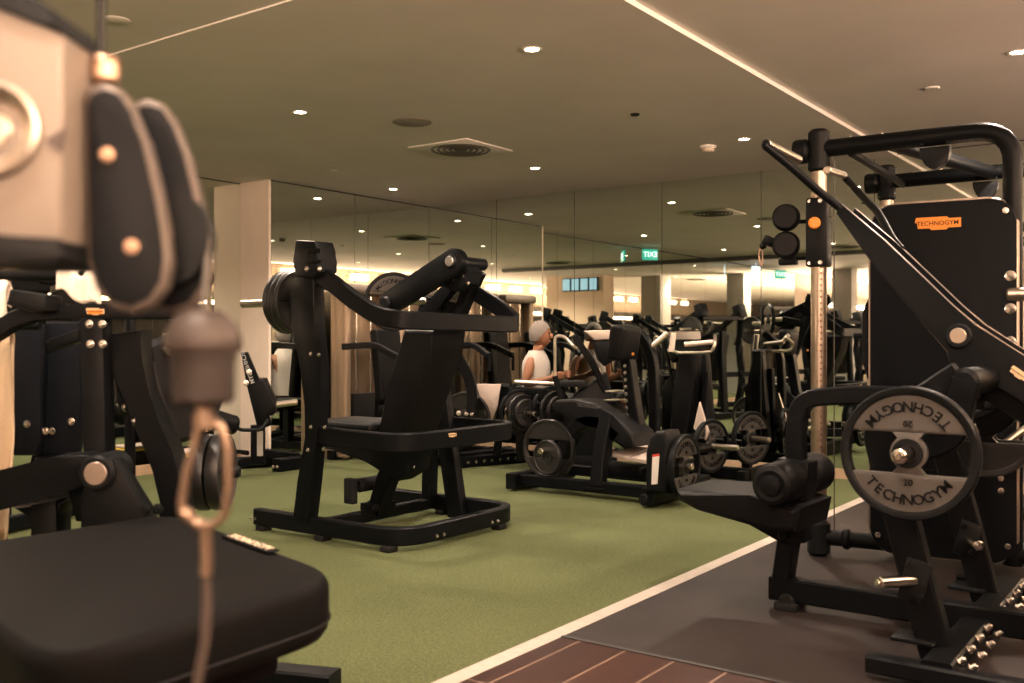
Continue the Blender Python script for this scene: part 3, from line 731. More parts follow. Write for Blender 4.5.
# ================================================================== 3. tall cable tower behind the pulldown
def tower():
    P0 = V((-1.75, 5.22, 0)); u = V((1, .12, 0)).normalized(); v = Y.copy()
    T = lambda a, d, z: P0 + u * a + v * d + Z * z
    t = thing('cable_tower', P0 + u * .5 + v * .5, 'tall black cable station with rounded tube frame, dark shroud and perforated steel pole', 'gym machine')
    D = 1.32; Wd = .93
    for d in (0, D):
        b = MB(); b.tube([T(-.01, d, 2.185), T(Wd, d, 2.20), T(Wd, d, .05)], .046, .17, 18); obj('tube_frame', b, BLK, t)
        b = MB(); b.cyl(T(0, d, .1), T(0, d, 2.15), .042, seg=26); po = obj('steel_pole', b, mat('pole_steel', (.36, .30, .24), .34, 1.0, bump=.02, bscale=900), t)
        b = MB()
        for k in range(52): 
            z = .3 + .032 * k
            b.lathe([(.007, 0), (.006, .002), (0, .0022)], T(.0, d, z) + V((.024, -.0345, 0)), (.57, -.82, 0), 8)
            if d == 0 and k % 5 == 0: b.box(T(0, d, z) + V((.008, -.0405, 0)), (.012, .003, .003), bev=0)
        obj('scale_marks', b, mat('scale_marks', (.16, .09, .06), .6), po)
        b = MB(); b.cyl(T(0, d, 2.06), T(0, d, 2.29), .057); b.cyl(T(-.11, d, 2.18), T(-.03, d, 2.18), .038); obj('top_sleeve', b, BLK2, t)
        b = MB(); b.lathe([(0, 0), (.058, .004), (.066, .02), (.066, .07), (.05, .085), (0, .085)], T(-.135, d, 2.18), u, 24); obj('bumper', b, BLK2, t)
        b = MB(); c = T(.58, d, 2.14); b.prism([c + u * (.072 * math.cos(a)) + Z * (.115 * math.sin(a)) for a in [PI + PI * i / 14 for i in range(15)]] , v * .05, bev=.008); b.bolts([c + u * .06 + Z * .015 - v * .025, c - u * .06 + Z * .015 - v * .025], -v, .007); obj('hanging_bumper', b, BLK2, t)
        b = MB(); b.cyl(T(0, d, .0), T(0, d, .19), .06); obj('pole_foot', b, BLK2, t)
        b = MB(); b.tube([T(0, d, .10), T(Wd + .4, d, .10)], .042, 0, 14); b.cyl(T(.12, d, .10), T(.17, d, .10), .055); obj('floor_tube', b, BLK, t)
        b = MB(); b.bolts([T(.32, d, 2.235), T(.16, d, 2.232)], Z, .009, .012); obj('bolts', b, BOLT, t)
    b = MB(); b.tube([T(.17, 0, 2.15), T(.10, D, 2.16)], .022); obj('slim_cross_tube', b, BLK, t)
    b = MB(); b.tube([T(.36, 0, 2.185), T(.62, D, 2.19)], .04); obj('cross_tube', b, BLK, t)
    b = MB(); b.tube([T(Wd, 0, .1), T(Wd, D, .1)], .042); obj('floor_cross_tube', b, BLK, t)
    # shroud
    S = lambda a, d, z: V((-1.485, 5.20, 0)) + u * a + V((-.12, 1, 0)).normalized() * d + Z * z
    w, z0, z1, r = .70, .05, 1.865, .13
    def outline(g):
        P = []
        for (cx, cz, a0) in ((w - r, z1 - r, 0), (r, z1 - r, PI / 2), (r, z0 + r, PI), (w - r, z0 + r, 1.5 * PI)):
            for k in range(7):
                a = a0 + PI / 2 * k / 6; P.append((cx + (r - g) * math.cos(a), cz + (r - g) * math.sin(a)))
        return P
    nv = V((-.12, 1, 0)).normalized()
    b = MB(); b.use(RIM); b.prism([S(a, .16, z) for a, z in outline(0)], nv * .30, bev=.02)
    b.use(mat('shroud_face', (.0055, .0065, .008), .5, bump=.05, bscale=400, spec=.05)); b.prism([S(a, .005, z) for a, z in outline(.012)], nv * .03, bev=.006); sh = obj('shroud', b, None, t)
    b = MB(); b.bolts([S(.64, -.012, 1.79), S(.05, -.012, .15), S(.65, -.012, .15), S(.62, -.012, .48), S(.62, -.012, .42)], -nv, .012, .006); obj('bolts', b, BOLT, sh)
    b = MB(); b.box(S(.35, -.012, .5), (.66, .003, .006), frame_from(u, nv), bev=0); obj('seam', b, INK, sh)
    px0 = S(.335, -.012, 1.745); badge(sh, basis(px0, u, Z), .215, .065, ORG)
    b = MB(); b.prism([S(-.012, .1, z0 + .9), S(-.04, .1, z0 + 1.0), S(-.04, .1, z0 + 1.25), S(-.012, .1, z0 + 1.32)], nv * .1, bev=.01); b.cyl(S(-.03, .1, 1.18), S(-.09, .1, 1.18), .014); obj('side_knob', b, BLK2, sh)
    # carriage with two round pads on the near pole
    c = T(0, 0, 1.735)
    b = MB(); b.box(c, (.115, .13, .37), frame_from(u, v), bev=.014); ca = obj('carriage', b, BLK2, t)
    b = MB(); b.bolts([c + V((-.03, -.066, .165)), c + V((.03, -.066, .165)), c + V((-.03, -.066, -.165)), c + V((.03, -.066, -.165))], -Y, .01, .006); obj('bolts', b, BOLT, ca)
    kp = c + V((.0, -.07, .045)); b = MB(); b.lathe([(.0, .03), (.026, .028), (.032, .02), (.03, 0)], kp, V((.3, -.95, 0)), 20); obj('adjuster_knob', b, ORG, ca)
    b = MB(); a0 = c + V((-.05, .035, .07)); b.cyl(a0, a0 + V((-.13, -.03, 0)), .011); b.box(a0 + V((-.12, -.03, .01)), (.05, .04, .05)); obj('pulley_bracket', b, BLK, ca); a1 = c + V((-.05, .035, -.13)); b = MB(); b.cyl(a1, a1 + V((-.13, -.03, 0)), .011); b.box(a1 + V((-.12, -.03, -.015)), (.10, .05, .04)); obj('pulley_bracket', b, BLK, ca)
    dv = V((.25, -.97, 0)).normalized()
    for z in (.092, -.058):
        o = c + V((-.17, -.03, z)); b = MB(); b.lathe([(0, -.05), (.06, -.05), (.072, -.035), (.076, -.01), (.072, .03), (.06, .045), (.0, .048)], o, dv, 30); obj('pulley_wheel', b, BLK2, ca)
    b = MB(); h = c + V((-.27, -.02, -.03)); b.box(h, (.06, .05, .05), Matrix.Rotation(.5, 4, 'Y')); b.cyl(h + V((-.02, 0, -.02)), h + V((-.05, 0, -.03)), .018); obj('cable_stop', b, BLK, ca)
    b = MB(); q = h + V((-.05, 0, -.03)); b.tube([q, q + V((-.01, 0, -.04)), q + V((0, 0, -.10)), q + V((.014, 0, -.10)), q + V((.012, 0, -.03)), q], .004, .01, 8); obj('snap_hook', b, COPPER, ca)
    b = MB(); pts = [c + V((.055, -.03, .05 + .006 * k)) + V((.017 * math.cos(k * 1.1), .017 * math.sin(k * 1.1), 0)) for k in range(18)]; b.tube(pts, .003, 0, 6); obj('coil_spring', b, CHR, ca)
    b = MB(); b.cyl(T(.08, .0, .14), T(.08, 0, 2.15), .003, 0, 8); obj('cable', b, mat('dark_cable', (.05, .045, .04), .5), t)
    # peg and steel parts at the outer edge
    q = T(Wd - .02, -.06, 1.38)
    b = MB(); b.cyl(q, q + u * .16, .032); obj('side_peg', b, STEEL, t)
    for k in range(3): b = MB(); b.lathe([(.0, 0), (.026, 0), (.026, .02), (0, .024)], T(Wd, -.046, 1.47 - .16 * k), -v, 16); obj('peg_boss', b, CHR, t)
    for q0, q1 in (((Wd - .06, -.22, .72), (Wd + .1, -.05, .92)), ((Wd - .08, -.2, .60), (Wd + .1, -.05, .76))): b = MB(); b.cyl(T(*q0), T(*q1), .017); obj('handle_bar', b, STEEL, t)
    b = MB(); b.cyl(T(Wd - .04, -.03, .66), T(Wd - .09, -.22, .66), .012); obj('bar_hook', b, STEEL, t)
    return t
tower()
# ================================================================== 4. low seat machine with arched leg (centre right)
def arch_machine():
    yn, yc, yf = 6.15, 6.5, 6.86
    xl, xr = -4.41, -3.2
    t = thing('seated_press_machine', (-3.8, 6.5, 0), 'black seated machine with sloping seat, arched leg and tall headrest on the turf', 'gym machine')
    b = MB(); b.bar([(xl, yn, .085), (xr, yn, .085)], .07, .085); b.bar([(xl, yn - .1, .075), (xl, yf + .05, .075)], .09, .12); b.bar([(xr, yn - .16, .075), (xr, yf + .05, .075)], .10, .12); b.bar([(xl, yf, .085), (xr, yf, .085)], .07, .085); obj('base_frame', b, BLK, t)
    b = MB(); b.bolts([(xr, yn - .211, .075)], -Y, .03, .006); obj('end_cap', b, BLK2, t)
    pa = [(558, 479), (563, 455), (570, 437), (581, 424), (594, 420), (607, 424), (620, 437)]
    P = [on_y(px, py, yn + .15) for px, py in pa]
    b = MB(); b.bar(P, .14, .095, .05, n=Y); obj('arched_leg', b, BLK, t)
    b = MB(); b.bar([on_y(598, 486, yn), on_y(601, 450, yn + .05), on_y(608, 415, yn + .12)], .09, .10, n=Y); b.box(on_y(598, 488, yn), (.16, .11, .015), bev=.004); obj('seat_leg', b, BLK, t)
    b = MB(); pts = [(563, 405), (567, 399), (585, 398), (606, 402), (624, 414), (644, 432), (646, 445), (634, 447), (612, 428), (590, 416), (568, 413)]
    b.prism([on_y(px, py, yc - .1) for px, py in pts], (0, .34, 0), bev=.028, seg=4); st = obj('seat', b, PAD, t)
    b = MB(); p = on_y(589, 406.5, yc - .274); q = on_y(603, 408.5, yc - .274); b.use(mat('faint_lettering', (.08, .08, .08), .5)); put_text(b, 'TECHNOGYM', .034, basis(p, q - p, Z), .005, .001); obj('lettering', b, None, st)
    b = MB(); c = (on_y(624, 343, yc)); b.box(c, (.13, .30, .27), Matrix.Rotation(math.radians(9), 4, 'Y'), bev=.035, seg=4); obj('headrest', b, PAD, t)
    b = MB(); b.box(on_y(633, 354, yc - .152), (.02, .004, .02), bev=.003); obj('badge', b, ORG, t)
    b = MB(); b.bar([on_y(642, 446, yc), on_y(634, 405, yc), on_y(628, 360, yc)], .10, .09, n=Y); bp = obj('back_post', b, BLK, t)
    b = MB(); b.bolts([on_y(625 + .28 * k, 366 + 7 * k, yc - .055) for k in range(8)], -Y, .012, .008); obj('adjustment_holes', b, BOLT, bp)
    b = MB(); b.box(on_y(616, 391, yc), (.10, .16, .012), bev=.004); b.box(on_y(615, 400, yc), (.10, .16, .012), bev=.004); obj('step_bracket', b, STEEL, bp)
    b = MB(); b.bar([on_y(654, 462, yf), on_y(655, 400, yf), on_y(653, 360, yf), on_y(646, 341, yf), on_y(635, 331, yf)], .08, .075, .18, n=Y); ca = obj('curved_arm', b, BLK, t)
    grip(ca, on_y(652, 347, yf), on_y(668, 333, yf + .05), .022)
    b = MB(); b.cyl(on_y(652, 347, yf), on_y(650, 349, yf), .03); obj('grip_collar', b, BLK2, ca)
    a, c = on_z(612, 455, .30), on_z(650, 463, .28); w = V((0.06, .30, .05))
    b = MB(); b.prism([a, c, c + w, a + w], (w.cross(c - a)).normalized() * .03, bev=.004); mid = (a + c) / 2 + V((.04, 0, 0)); fp = obj('foot_plate', b, CREAM, t)
    b = MB(); m2 = (a + c) / 2; b.prism([m2, m2 + V((.006, 0, 0)), m2 + V((.006, 0, 0)) + w, m2 + w], (w.cross(c - a)).normalized() * .034, bev=0); obj('seam', b, INK, fp)
    b = MB(); b.bar([on_y(628, 428, yf - .2), on_y(650, 448, yf - .2), on_y(668, 478, yf - .2)], .10, .10, n=Y); b.box(on_y(625, 470, yc), (.36, .2, .1), bev=.02); obj('carriage_rail', b, BLK, t)
    # housing at the right end
    pts = [(653, 490), (653, 452), (656, 437), (663, 430), (672, 430), (676, 440), (672, 492)]
    b = MB(); b.prism([on_y(px, py, yn - .06) for px, py in pts], (0, .24, 0), bev=.03, seg=4); hs = obj('pivot_housing', b, BLK2, t)
    b = MB(); b.prism([on_y(px, py, yn - .183) for px, py in ((652.5, 457), (659.5, 456), (657.5, 484), (651.5, 484.5))], (0, .004, 0), bev=0); obj('warning_label', b, WHITE, hs)
    b = MB(); b.prism([on_y(px, py, yn - .183) for px, py in ((652.5, 454.5), (659.5, 453.5), (659.5, 456), (652.5, 457))], (0, .004, 0), bev=0); obj('red_label_band', b, mat('red_print', (.55, .06, .03), .5), hs)
    c = V((-3.14, yn + .02, sight(690, 463, 6.93).z))
    b = MB(); b.cyl(c - X * .05, c + X * .20, .024); b.cyl(c - X * .06, c + X * .02, .05); obj('loading_spike', b, CHR, t)
    c2 = on_y(556, 449, yn + .1)
    b = MB(); b.cyl(c2 + Y * .15, c2 - Y * .22, .025); obj('loading_spike', b, CHR, t)
    return c, c2
cA, cB = arch_machine()
plate(cA + X * .055, (1, 0, 0), 'inner plate beside the dark pivot housing of the seated machine with arched leg', .2, .042, PLM)
plate(cA + X * .135, (1, 0, 0), 'outer grey plate with steel hub on the seated machine with arched leg', .222, .045, PLM, letters=True)
plate(cB + V((-.05, -.02, 0)), (.05, -1, 0), 'large black plate at the left foot of the arched leg', .23, .045, PLB, windows=True)
plate(cB + V((.01, -.13, -.05)), (-.1, -1, 0), 'small black plate in front of the large one at the arched leg', .13, .04, PLB, windows=False)

# ================================================================== 5. slim back-pad machine by the mirror, right of centre
def slim_machine():
    y = 7.45
    t = thing('chest_press_machine', on_z(700, 478, 0), 'black machine with slim tall back pad and bent steel handles against the back mirror', 'gym machine')
    b = MB(); b.prism([on_y(px, py, y) for px, py in ((672, 442), (676, 400), (683, 351), (699, 350), (697, 385), (690, 442))], (0, .16, 0), bev=.03, seg=4); obj('back_pad', b, PAD, t)
    b = MB(); b.prism([on_y(px, py, y + .16) for px, py in ((697, 352), (708, 352), (711, 400), (716, 470), (700, 470), (696, 400))], (0, .1, 0), bev=.01); obj('rear_post', b, BLK, t)
    yh = y - .12
    b = MB(); b.tube([on_y(671, 350, yh), on_y(678, 353, yh), on_y(700, 353, yh), on_y(712, 352, yh), on_y(715, 344, yh), on_y(715, 336, yh + .1)], .014, .04, 10); hb = obj('handle_tube', b, STEEL, t)
    grip(hb, on_y(671.5, 352, yh), on_y(673.5, 333, yh), .024, mat('pale_grip', (.7, .6, .5), .5)); grip(hb, on_y(684, 344.5, yh), on_y(713, 342, yh + .1), .02, mat('pale_grip', (.7, .6, .5), .5))
    a = on_y(697, 432, y); b = MB(); b.prism([on_y(px, py, y - .1) for px, py in ((694, 428), (700, 402), (709, 432), (706, 440))], (0, .03, 0), bev=.003); obj('foot_plate', b, CREAM, t)
    r = t.location
    b = MB(); b.bar([r + V((-.35, .05, .06)), r + V((.45, .05, .06))], .09, .09); b.bar([r + V((-.3, -.05, .05)), r + V((-.3, .6, .05))], .08, .09); b.bar([r + V((.4, -.1, .05)), r + V((.4, .6, .05))], .08, .09); b.bar([on_y(715, 468, y + .16), on_y(706, 440, y), on_y(684, 436, y)], .09, .08, n=Y); obj('base_frame', b, BLK, t)
    b = MB(); b.box(on_y(685, 447, y - .12), (.42, .36, .07), bev=.03, seg=4); obj('seat', b, PAD, t)
    c = on_y(711, 446, 7.42)
    b = MB(); b.cyl(c - X * .12, c + X * .24, .023); obj('loading_spike', b, STEEL, t)
    b = MB(); b.bar([c - X * .08 + Z * .6 + Y * .1, c - X * .08 + Y * .05], .05, .08, n=X); obj('weight_arm', b, BLK, t)
    c2 = sight(751, 438, 8.05)
    b = MB(); b.bar([(c2.x - .06, c2.y + .06, .06), (c2.x - .06, c2.y + .06, c2.z + .06)], .07, .08, n=X); b.bar([r + V((.4, .3, .05)), (c2.x - .06, c2.y + .06, .05)], .07, .08); obj('loading_post', b, BLK, t)
    b = MB(); ax = V((.95, -.33, 0)).normalized(); b.cyl(c2 - ax * .07, c2 + ax * .2, .022); obj('loading_spike', b, STEEL, t)
    return c
cC = slim_machine()
plate(cC, (1, -.25, 0), 'grey plate on the long steel spike of the slim back-pad machine by the mirror', .222, .042, PLM, letters=True)

# ================================================================== 6. generic plate-loaded press, built once in its own frame and copied
def press_machine(loc, rz, label, group=None):
    t = thing('press_machine', (0, 0, 0), label, 'gym machine', group)
    B = MB; S = (-1, 1)
    b = B(); b.bar([(-.55, -.62, .06), (.55, -.62, .06), (.55, .62, .06), (-.55, .62, .06)], .06, .09, .15); b.bar([(0, -.62, .06), (0, .62, .06)], .08, .08); obj('base_frame', b, BLK, t)
    for s in S:
        b = B(); b.bar([(s * .5, .3, .06), (s * .5, .45, .55), (s * .47, .38, 1.1), (s * .40, .48, 1.55)], .08, .10, .3); obj('upright', b, BLK, t)
        b = B(); b.box((s * .40, .47, 1.60), (.16, .14, .2), Matrix.Rotation(.3, 4, 'X'), bev=.02); obj('head_cover', b, BLK2, t)
        b = B(); b.bar([(s * .42, .42, 1.58), (s * .46, -.1, 1.28), (s * .34, -.42, 1.12)], .06, .08, .2); ar = obj('lever_arm', b, BLK, t)
        grip(ar, (s * .34, -.42, 1.12), (s * .12, -.5, 1.10), .018)
        b = B(); b.cyl((s * .5, .5, 1.32), (s * .86, .5, 1.32), .025); obj('loading_spike', b, STEEL, t)
        b = B()
        pm = plate_mb(basis((s * .62, .5, 1.32), (0, s, 0), Z), .21, .042, PLM, PLB, False, False) if s > 0 else plate_mb(basis((s * .62, .5, 1.32), (0, s, 0), Z), .19, .05, PLB, PLB, False, False)
        obj('loaded_disc', pm, None, t)
    b = B(); b.box((0, .1, .48), (.42, .46, .08), bev=.03, seg=3); obj('seat', b, PAD, t)
    b = B(); b.box((0, .40, .92), (.32, .10, .72), Matrix.Rotation(-.18, 4, 'X'), bev=.035, seg=3); obj('back_pad', b, PAD, t)
    b = B(); b.bar([(0, .05, .08), (0, .12, .44)], .10, .08, n=X); b.bar([(0, .55, .08), (0, .5, .9), (0, .5, 1.3)], .10, .08, .1, n=X); b.bar([(-.42, .5, 1.5), (.42, .5, 1.5)], .07, .07); obj('centre_post', b, BLK, t)
    b = B(); b.bar([(-.5, -.62, .07), (-.5, -.60, .58), (.5, -.60, .58), (.5, -.62, .07)], .05, .09, .12, n=Y); obj('front_guard', b, BLK, t)
    t.location = V(loc); t.rotation_euler = (0, 0, rz)
    return t
def stack_machine(loc, rz, label, group=None):
    t = thing('weight_stack_machine', (0, 0, 0), label, 'gym machine', group)
    b = MB(); b.box((0, .35, .85), (.62, .12, 1.62), bev=.04, seg=3); obj('rear_shroud', b, BRONZE, t)
    for s in (-1, 1):
        b = MB(); b.box((s * .27, .25, .85), (.09, .14, 1.66), bev=.03, seg=3); obj('side_column', b, BRONZE, t)
        b = MB(); b.cyl((s * .10, .25, .1), (s * .10, .25, 1.6), .012); obj('guide_rod', b, CHR, t)
        b = MB(); b.bar([(s * .32, .2, 1.1), (s * .36, -.25, 1.12), (s * .30, -.5, 1.0)], .05, .06, .1); ar = obj('press_arm', b, BLK2, t)
        grip(ar, (s * .30, -.5, 1.0), (s * .30, -.5, .84), .018, PAD)
    b = MB(); b.box((0, .25, .36), (.36, .11, .56), bev=.006); obj('weight_stack', b, PLB, t)
    b = MB(); b.box((0, .25, 1.66), (.64, .22, .1), bev=.03); obj('top_cover', b, BEIGE, t)
    b = MB(); b.box((0, -.35, .5), (.42, .44, .09), bev=.035, seg=3); obj('seat', b, PAD, t)
    b = MB(); b.box((0, -.08, .92), (.36, .1, .7), Matrix.Rotation(-.12, 4, 'X'), bev=.035, seg=3); obj('back_pad', b, PAD, t)
    b = MB(); b.bar([(0, .3, .06), (0, -.75, .06)], .09, .08); b.bar([(-.3, -.75, .05), (.3, -.75, .05)], .08, .07); b.bar([(-.35, .35, .05), (.35, .35, .05)], .09, .09); b.bar([(0, -.35, .08), (0, -.35, .46)], .09, .09, n=X); b.bar([(0, .05, .08), (0, 0, .9)], .08, .08, n=X); obj('base_frame', b, BLK, t)
    t.location = V(loc); t.rotation_euler = (0, 0, rz)
    return t
R_ = math.radians
PM = press_machine((-6.45, 2.75, 0), R_(-70), 'black plate-loaded press beside the left wall, behind the dark post with the orange badge')
SM = stack_machine((1.45, 1.0, 0), R_(90), 'bronze weight stack machine against the right-hand wall, nearest the rubber tiles', 'bronze weight stack machines on the right')
for k, y in enumerate((-.2, -1.4, -2.6, -3.8, -5.0, -6.2)):
    dup(SM, (1.45, y, 0), R_(90), 'bronze weight stack machine along the right-hand wall, %s from the rubber tiles' % ['second', 'third', 'fourth', 'fifth', 'sixth', 'seventh'][k], group='bronze weight stack machines on the right')
spots = [(-6.2, .6, -60), (-5.9, -1.4, -80), (-3.6, -1.2, 170), (-1.2, -3.6, 160), (-4.9, -3.0, 200), (-.6, -1.6, 200), (-3.2, -4.6, 180), (-5.8, -5.4, 150), (-1.4, -6.0, 170), (-3.6, -7.4, 190), (.1, -4.6, 100)]
spots[-1] = (.3, -8.4, 100); spots[3] = (-1.3, -3.4, 160)
for k, (x, y, a) in enumerate(spots):
    dup(PM, (x, y, 0), R_(a), ['black press machine on the turf by the left wall, level with the camera', 'black press machine by the left wall under the second exit sign', 'black press machine on the turf straight behind the near seat',
        'black press machine on the timber floor in front of the warm pier', 'black press machine beside the pale column with the exit sign', 'black press machine on the timber floor behind the camera', 'black press machine behind the warm pier',
        'black press machine by the far left wall beyond the mirror', 'black press machine beyond the pier on the timber floor', 'black press machine farthest back on the turf', 'black press machine facing the bronze weight stacks'][k], group='black press machines behind the camera')

# ================================================================== 7. plate-loaded leg machine by the corner, with beige plate and plate stacks
def leg_machine():
    t = thing('leg_press_machine', sight(505, 462, 8.9) * 1.0, 'low black machine with pale slanted foot plate, steel bar and two plate stacks', 'gym machine')
    t.location.z = 0
    d = 9.1
    fl = on_z(458, 468, 0); fr = on_z(527, 461.5, 0)
    u = (fr - fl).normalized(); w = V((-u.y, u.x, 0))
    b = MB(); b.bar([fl + Z * .05, fr + Z * .05], .09, .10); b.bar([fr - u * .02 - w * .10 + Z * .055, fr - u * .02 + w * .36 + Z * .055], .10, .11); b.bar([fl + w * .32 + Z * .05, fr + w * .32 + Z * .05], .09, .09); b.bar([fl - w * .0 + Z * .05, fl + w * .34 + Z * .05], .09, .10); obj('base_frame', b, BLK, t)
    b = MB(); b.bolts([fl + u * (.08 + .09 * k) - w * .046 + Z * .05 for k in range(7)], -w, .012); obj('bolts', b, BOLT, t)
    a0, a1, a2, a3 = sight(478, 384, 9.0), sight(504, 384, 9.0), sight(496, 426, 8.8), sight(488, 424, 8.8)
    b = MB(); b.prism([sight(476, 384, 9.0), sight(505, 384, 9.0), sight(503, 393, 9.0), sight(493, 420, 9.0), sight(487, 420, 9.0)], V((-.56, .83, 0)) * .04, bev=.008); obj('foot_plate', b, CREAM, t)
    b = MB(); b.bar([sight(505, 385, 8.8), sight(501, 410, 8.88), sight(497, 455, 8.92)], .09, .07, n=V((-.56, .83, 0))); b.bar([sight(505, 400, 8.92), sight(560, 425, 8.92)], .08, .08, n=V((-.56, .83, 0))); b.bar([sight(520, 425, 8.95), sight(522, 460, 8.95)], .12, .1, n=V((-.56, .83, 0))); b.bar([sight(554, 415, 8.95), sight(556, 455, 8.95)], .10, .1, n=V((-.56, .83, 0))); obj('plate_tree', b, BLK, t)
    b = MB(); b.bar([sight(516, 383, 8.92), sight(508, 398, 8.88)], .03, .04, n=V((-.56, .83, 0))); b.bar([sight(552, 383, 8.92), sight(545, 398, 8.88)], .03, .04, n=V((-.56, .83, 0))); b.box(sight(530, 394, 8.95), (.5, .2, .12), Matrix.Rotation(-.2, 4, 'Z'), bev=.02); obj('bar_bracket', b, BLK, t)
    b = MB(); b.cyl(sight(514, 382, 8.92), sight(555, 384, 8.92), .022); obj('steel_bar', b, STEEL, t)
    b = MB(); b.bar([sight(458, 357, 8.7), sight(470, 378, 8.7), sight(474, 402, 8.7), sight(465, 432, 8.7)], .13, .09, .1, n=V((-.56, .83, 0))); b.box(sight(464, 436, 8.75), (.2, .1, .1), bev=.02); ca = obj('curved_arm', b, BLK, t)
    nv = V((.56, -.83, 0))
    b = MB(); b.bolts([sight(459, 413, 8.68) + nv * .04, sight(467, 414, 8.68) + nv * .04, sight(472, 414, 8.68) + nv * .04, sight(453, 425, 8.68) + nv * .04], nv, .018); obj('bolts', b, BOLT, ca)
    b = MB(); b.bar([sight(440, 452, 9.0), sight(475, 440, 9.0)], .3, .06); obj('sled_rail', b, BLK2, t)
    for (px, py) in ((517, 412), (549, 409)):
        c = sight(px, py, 8.85); b = MB(); b.cyl(c - V((.1, -.03, 0)), c + V((.27, -.1, 0)), .02); b.cyl(c - V((.14, -.05, 0)), c, .05); obj('loading_spike', b, CHR, t)
leg_machine()
for (px, py, nm) in ((517, 412, 'beside the pale slanted foot plate'), (549, 409, 'under the right end of the steel bar')):
    c = sight(px, py, 8.85); ax = V((.93, -.36, 0))
    for k, (r, w) in enumerate(((.21, 'largest rear black'), (.165, 'middle-sized black'), (.125, 'smallest front black'))):
        plate(c + ax * (.03 + .062 * k), ax, '%s plate of the stack %s' % (w, nm), r, .045, PLB if k else PLM, windows=(k == 0))
plate(sight(466, 418, 8.85), (.25, -1, 0), 'large dark plate behind the curved black arm beside the pale slanted foot plate', .24, .045, PLB)

# ================================================================== 8. curl machine by the white pier, back left
def curl_machine():
    d = 8.3; nv = V((-.72, .69, 0))
    t = thing('leg_curl_machine', on_z(262, 466, 0), 'black leg curl machine with slanted pad and foam roller before the white wall pier', 'gym machine')
    S = lambda px, py, dd=0: sight(px, py, d + dd)
    b = MB(); b.prism([S(241, 352), (S(248, 352)), S(262, 385), S(272, 425), S(258, 430), S(247, 385)], nv * .07, bev=.01); up = obj('upright', b, BLK, t)
    b = MB(); b.prism([S(250, 378, .1), S(266, 378, .1), S(277, 402, .1), S(276, 412, .1), S(262, 420, .1), S(255, 405, .1)], nv * .28, bev=.03, seg=3); obj('pad', b, PAD, t)
    b = MB(); b.bolts([S(246, 383, -.05), S(249, 372, -.05)], -nv, .02); obj('bolts', b, BOLT, up)
    b = MB(); b.use(mat('faint_lettering_pale', (.4, .4, .38), .5)); put_text(b, 'TECHNOGYM', .05, basis(S(247, 366, -.05), S(252, 378) - S(245, 358), Z.cross(nv)), .005, .002); obj('lettering', b, None, up)
    grip(t, S(274, 405, .1), S(297, 402, .2), .028, STEEL, 'loading_spike')
    b = MB(); b.lathe([(0, 0), (.07, 0), (.085, .02), (.085, .24), (.07, .26), (0, .26)], S(236, 426, -.1), S(216, 420, -.2) - S(236, 426, -.1), 22); obj('foam_roller', b, PAD, t)
    b = MB(); b.tube([S(234, 425, -.1), S(240, 430, -.1), S(262, 430, -.1), S(268, 420, -.05)], .016, .05, 8); obj('roller_arm', b, BLK2, t)
    b = MB(); b.prism([S(251, 425), S(265, 425), S(265, 464), S(251, 464)], nv * .1, bev=.008); ps = obj('front_post', b, BLK, t)
    b = MB(); b.prism([S(257, 431, -.056), S(263, 431, -.056), S(263, 456, -.056), S(257, 456, -.056)], nv * .006, bev=0); obj('instruction_panel', b, mat('dim_panel', (.33, .31, .27), .5), ps)
    r = on_z(262, 467, 0); e = on_z(297, 469, 0); l = on_z(227, 470, 0)
    b = MB(); b.bar([l + Z * .05, r + Z * .05], .09, .09); b.bar([r + Z * .05, r + V((.15, .5, .05))], .09, .09); b.bar([e + Z * .06, on_z(276, 472, 0) + Z * .06], .10, .11); b.bar([r + Z * .13, e + V((-.02, .02, .1))], .08, .08); b.bar([l + V((0, .05, .06)), l + V((.2, .5, .06))], .09, .09); b.box(on_z(245, 450, .1), (.5, .3, .06), bev=.02); obj('base_frame', b, BLK, t)
    b = MB(); b.bolts([on_z(277, 466, .05) + V((.02, -.06, 0)), on_z(281, 466, .05) + V((.02, -.06, 0))], (.3, -.9, 0), .012); obj('bolts', b, BOLT, t)
curl_machine()
def low_bench():
    t = thing('step_bench', on_z(196, 475, 0), 'low black floor unit with a thin yellow stripe by the left wall', 'bench')
    o = on_z(196, 475, 0)
    M = Matrix.Rotation(PI / 2, 4, 'Z')
    b = MB(); b.box(o + Z * .10, (.5, .26, .14), M, bev=.03); obj('deck', b, BLK2, t)
    b = MB(); b.box(o + Z * .185, (.48, .25, .025), M, bev=.01); obj('stripe', b, YEL, t)
    b = MB(); b.box(o + Z * .212, (.46, .24, .025), M, bev=.01); obj('top_mat', b, CREAM, t)
    for s in (-1, 1):
        b = MB(); b.box(o + M.to_3x3() @ V((s * .17, 0, .017)), (.1, .24, .034), M, bev=.006); obj('foot', b, RUB, t)
low_bench()
dup(SM, (-6.62, 6.95, 0), R_(90), 'bronze weight stack machine before the left mirror, nearer to the white pier', group='bronze weight stack machines by the mirrored corner')
dup(SM, (-6.62, 7.72, 0), R_(90), 'bronze weight stack machine in the mirrored corner', group='bronze weight stack machines by the mirrored corner')
# a second press by the mirror (right) and one behind the row machine
plate(sight(751, 438, 8.05), (.95, -.33, 0), 'grey plate standing near the mirror between the slim back-pad machine and the steel pole', .222, .042, PLM, letters=True)

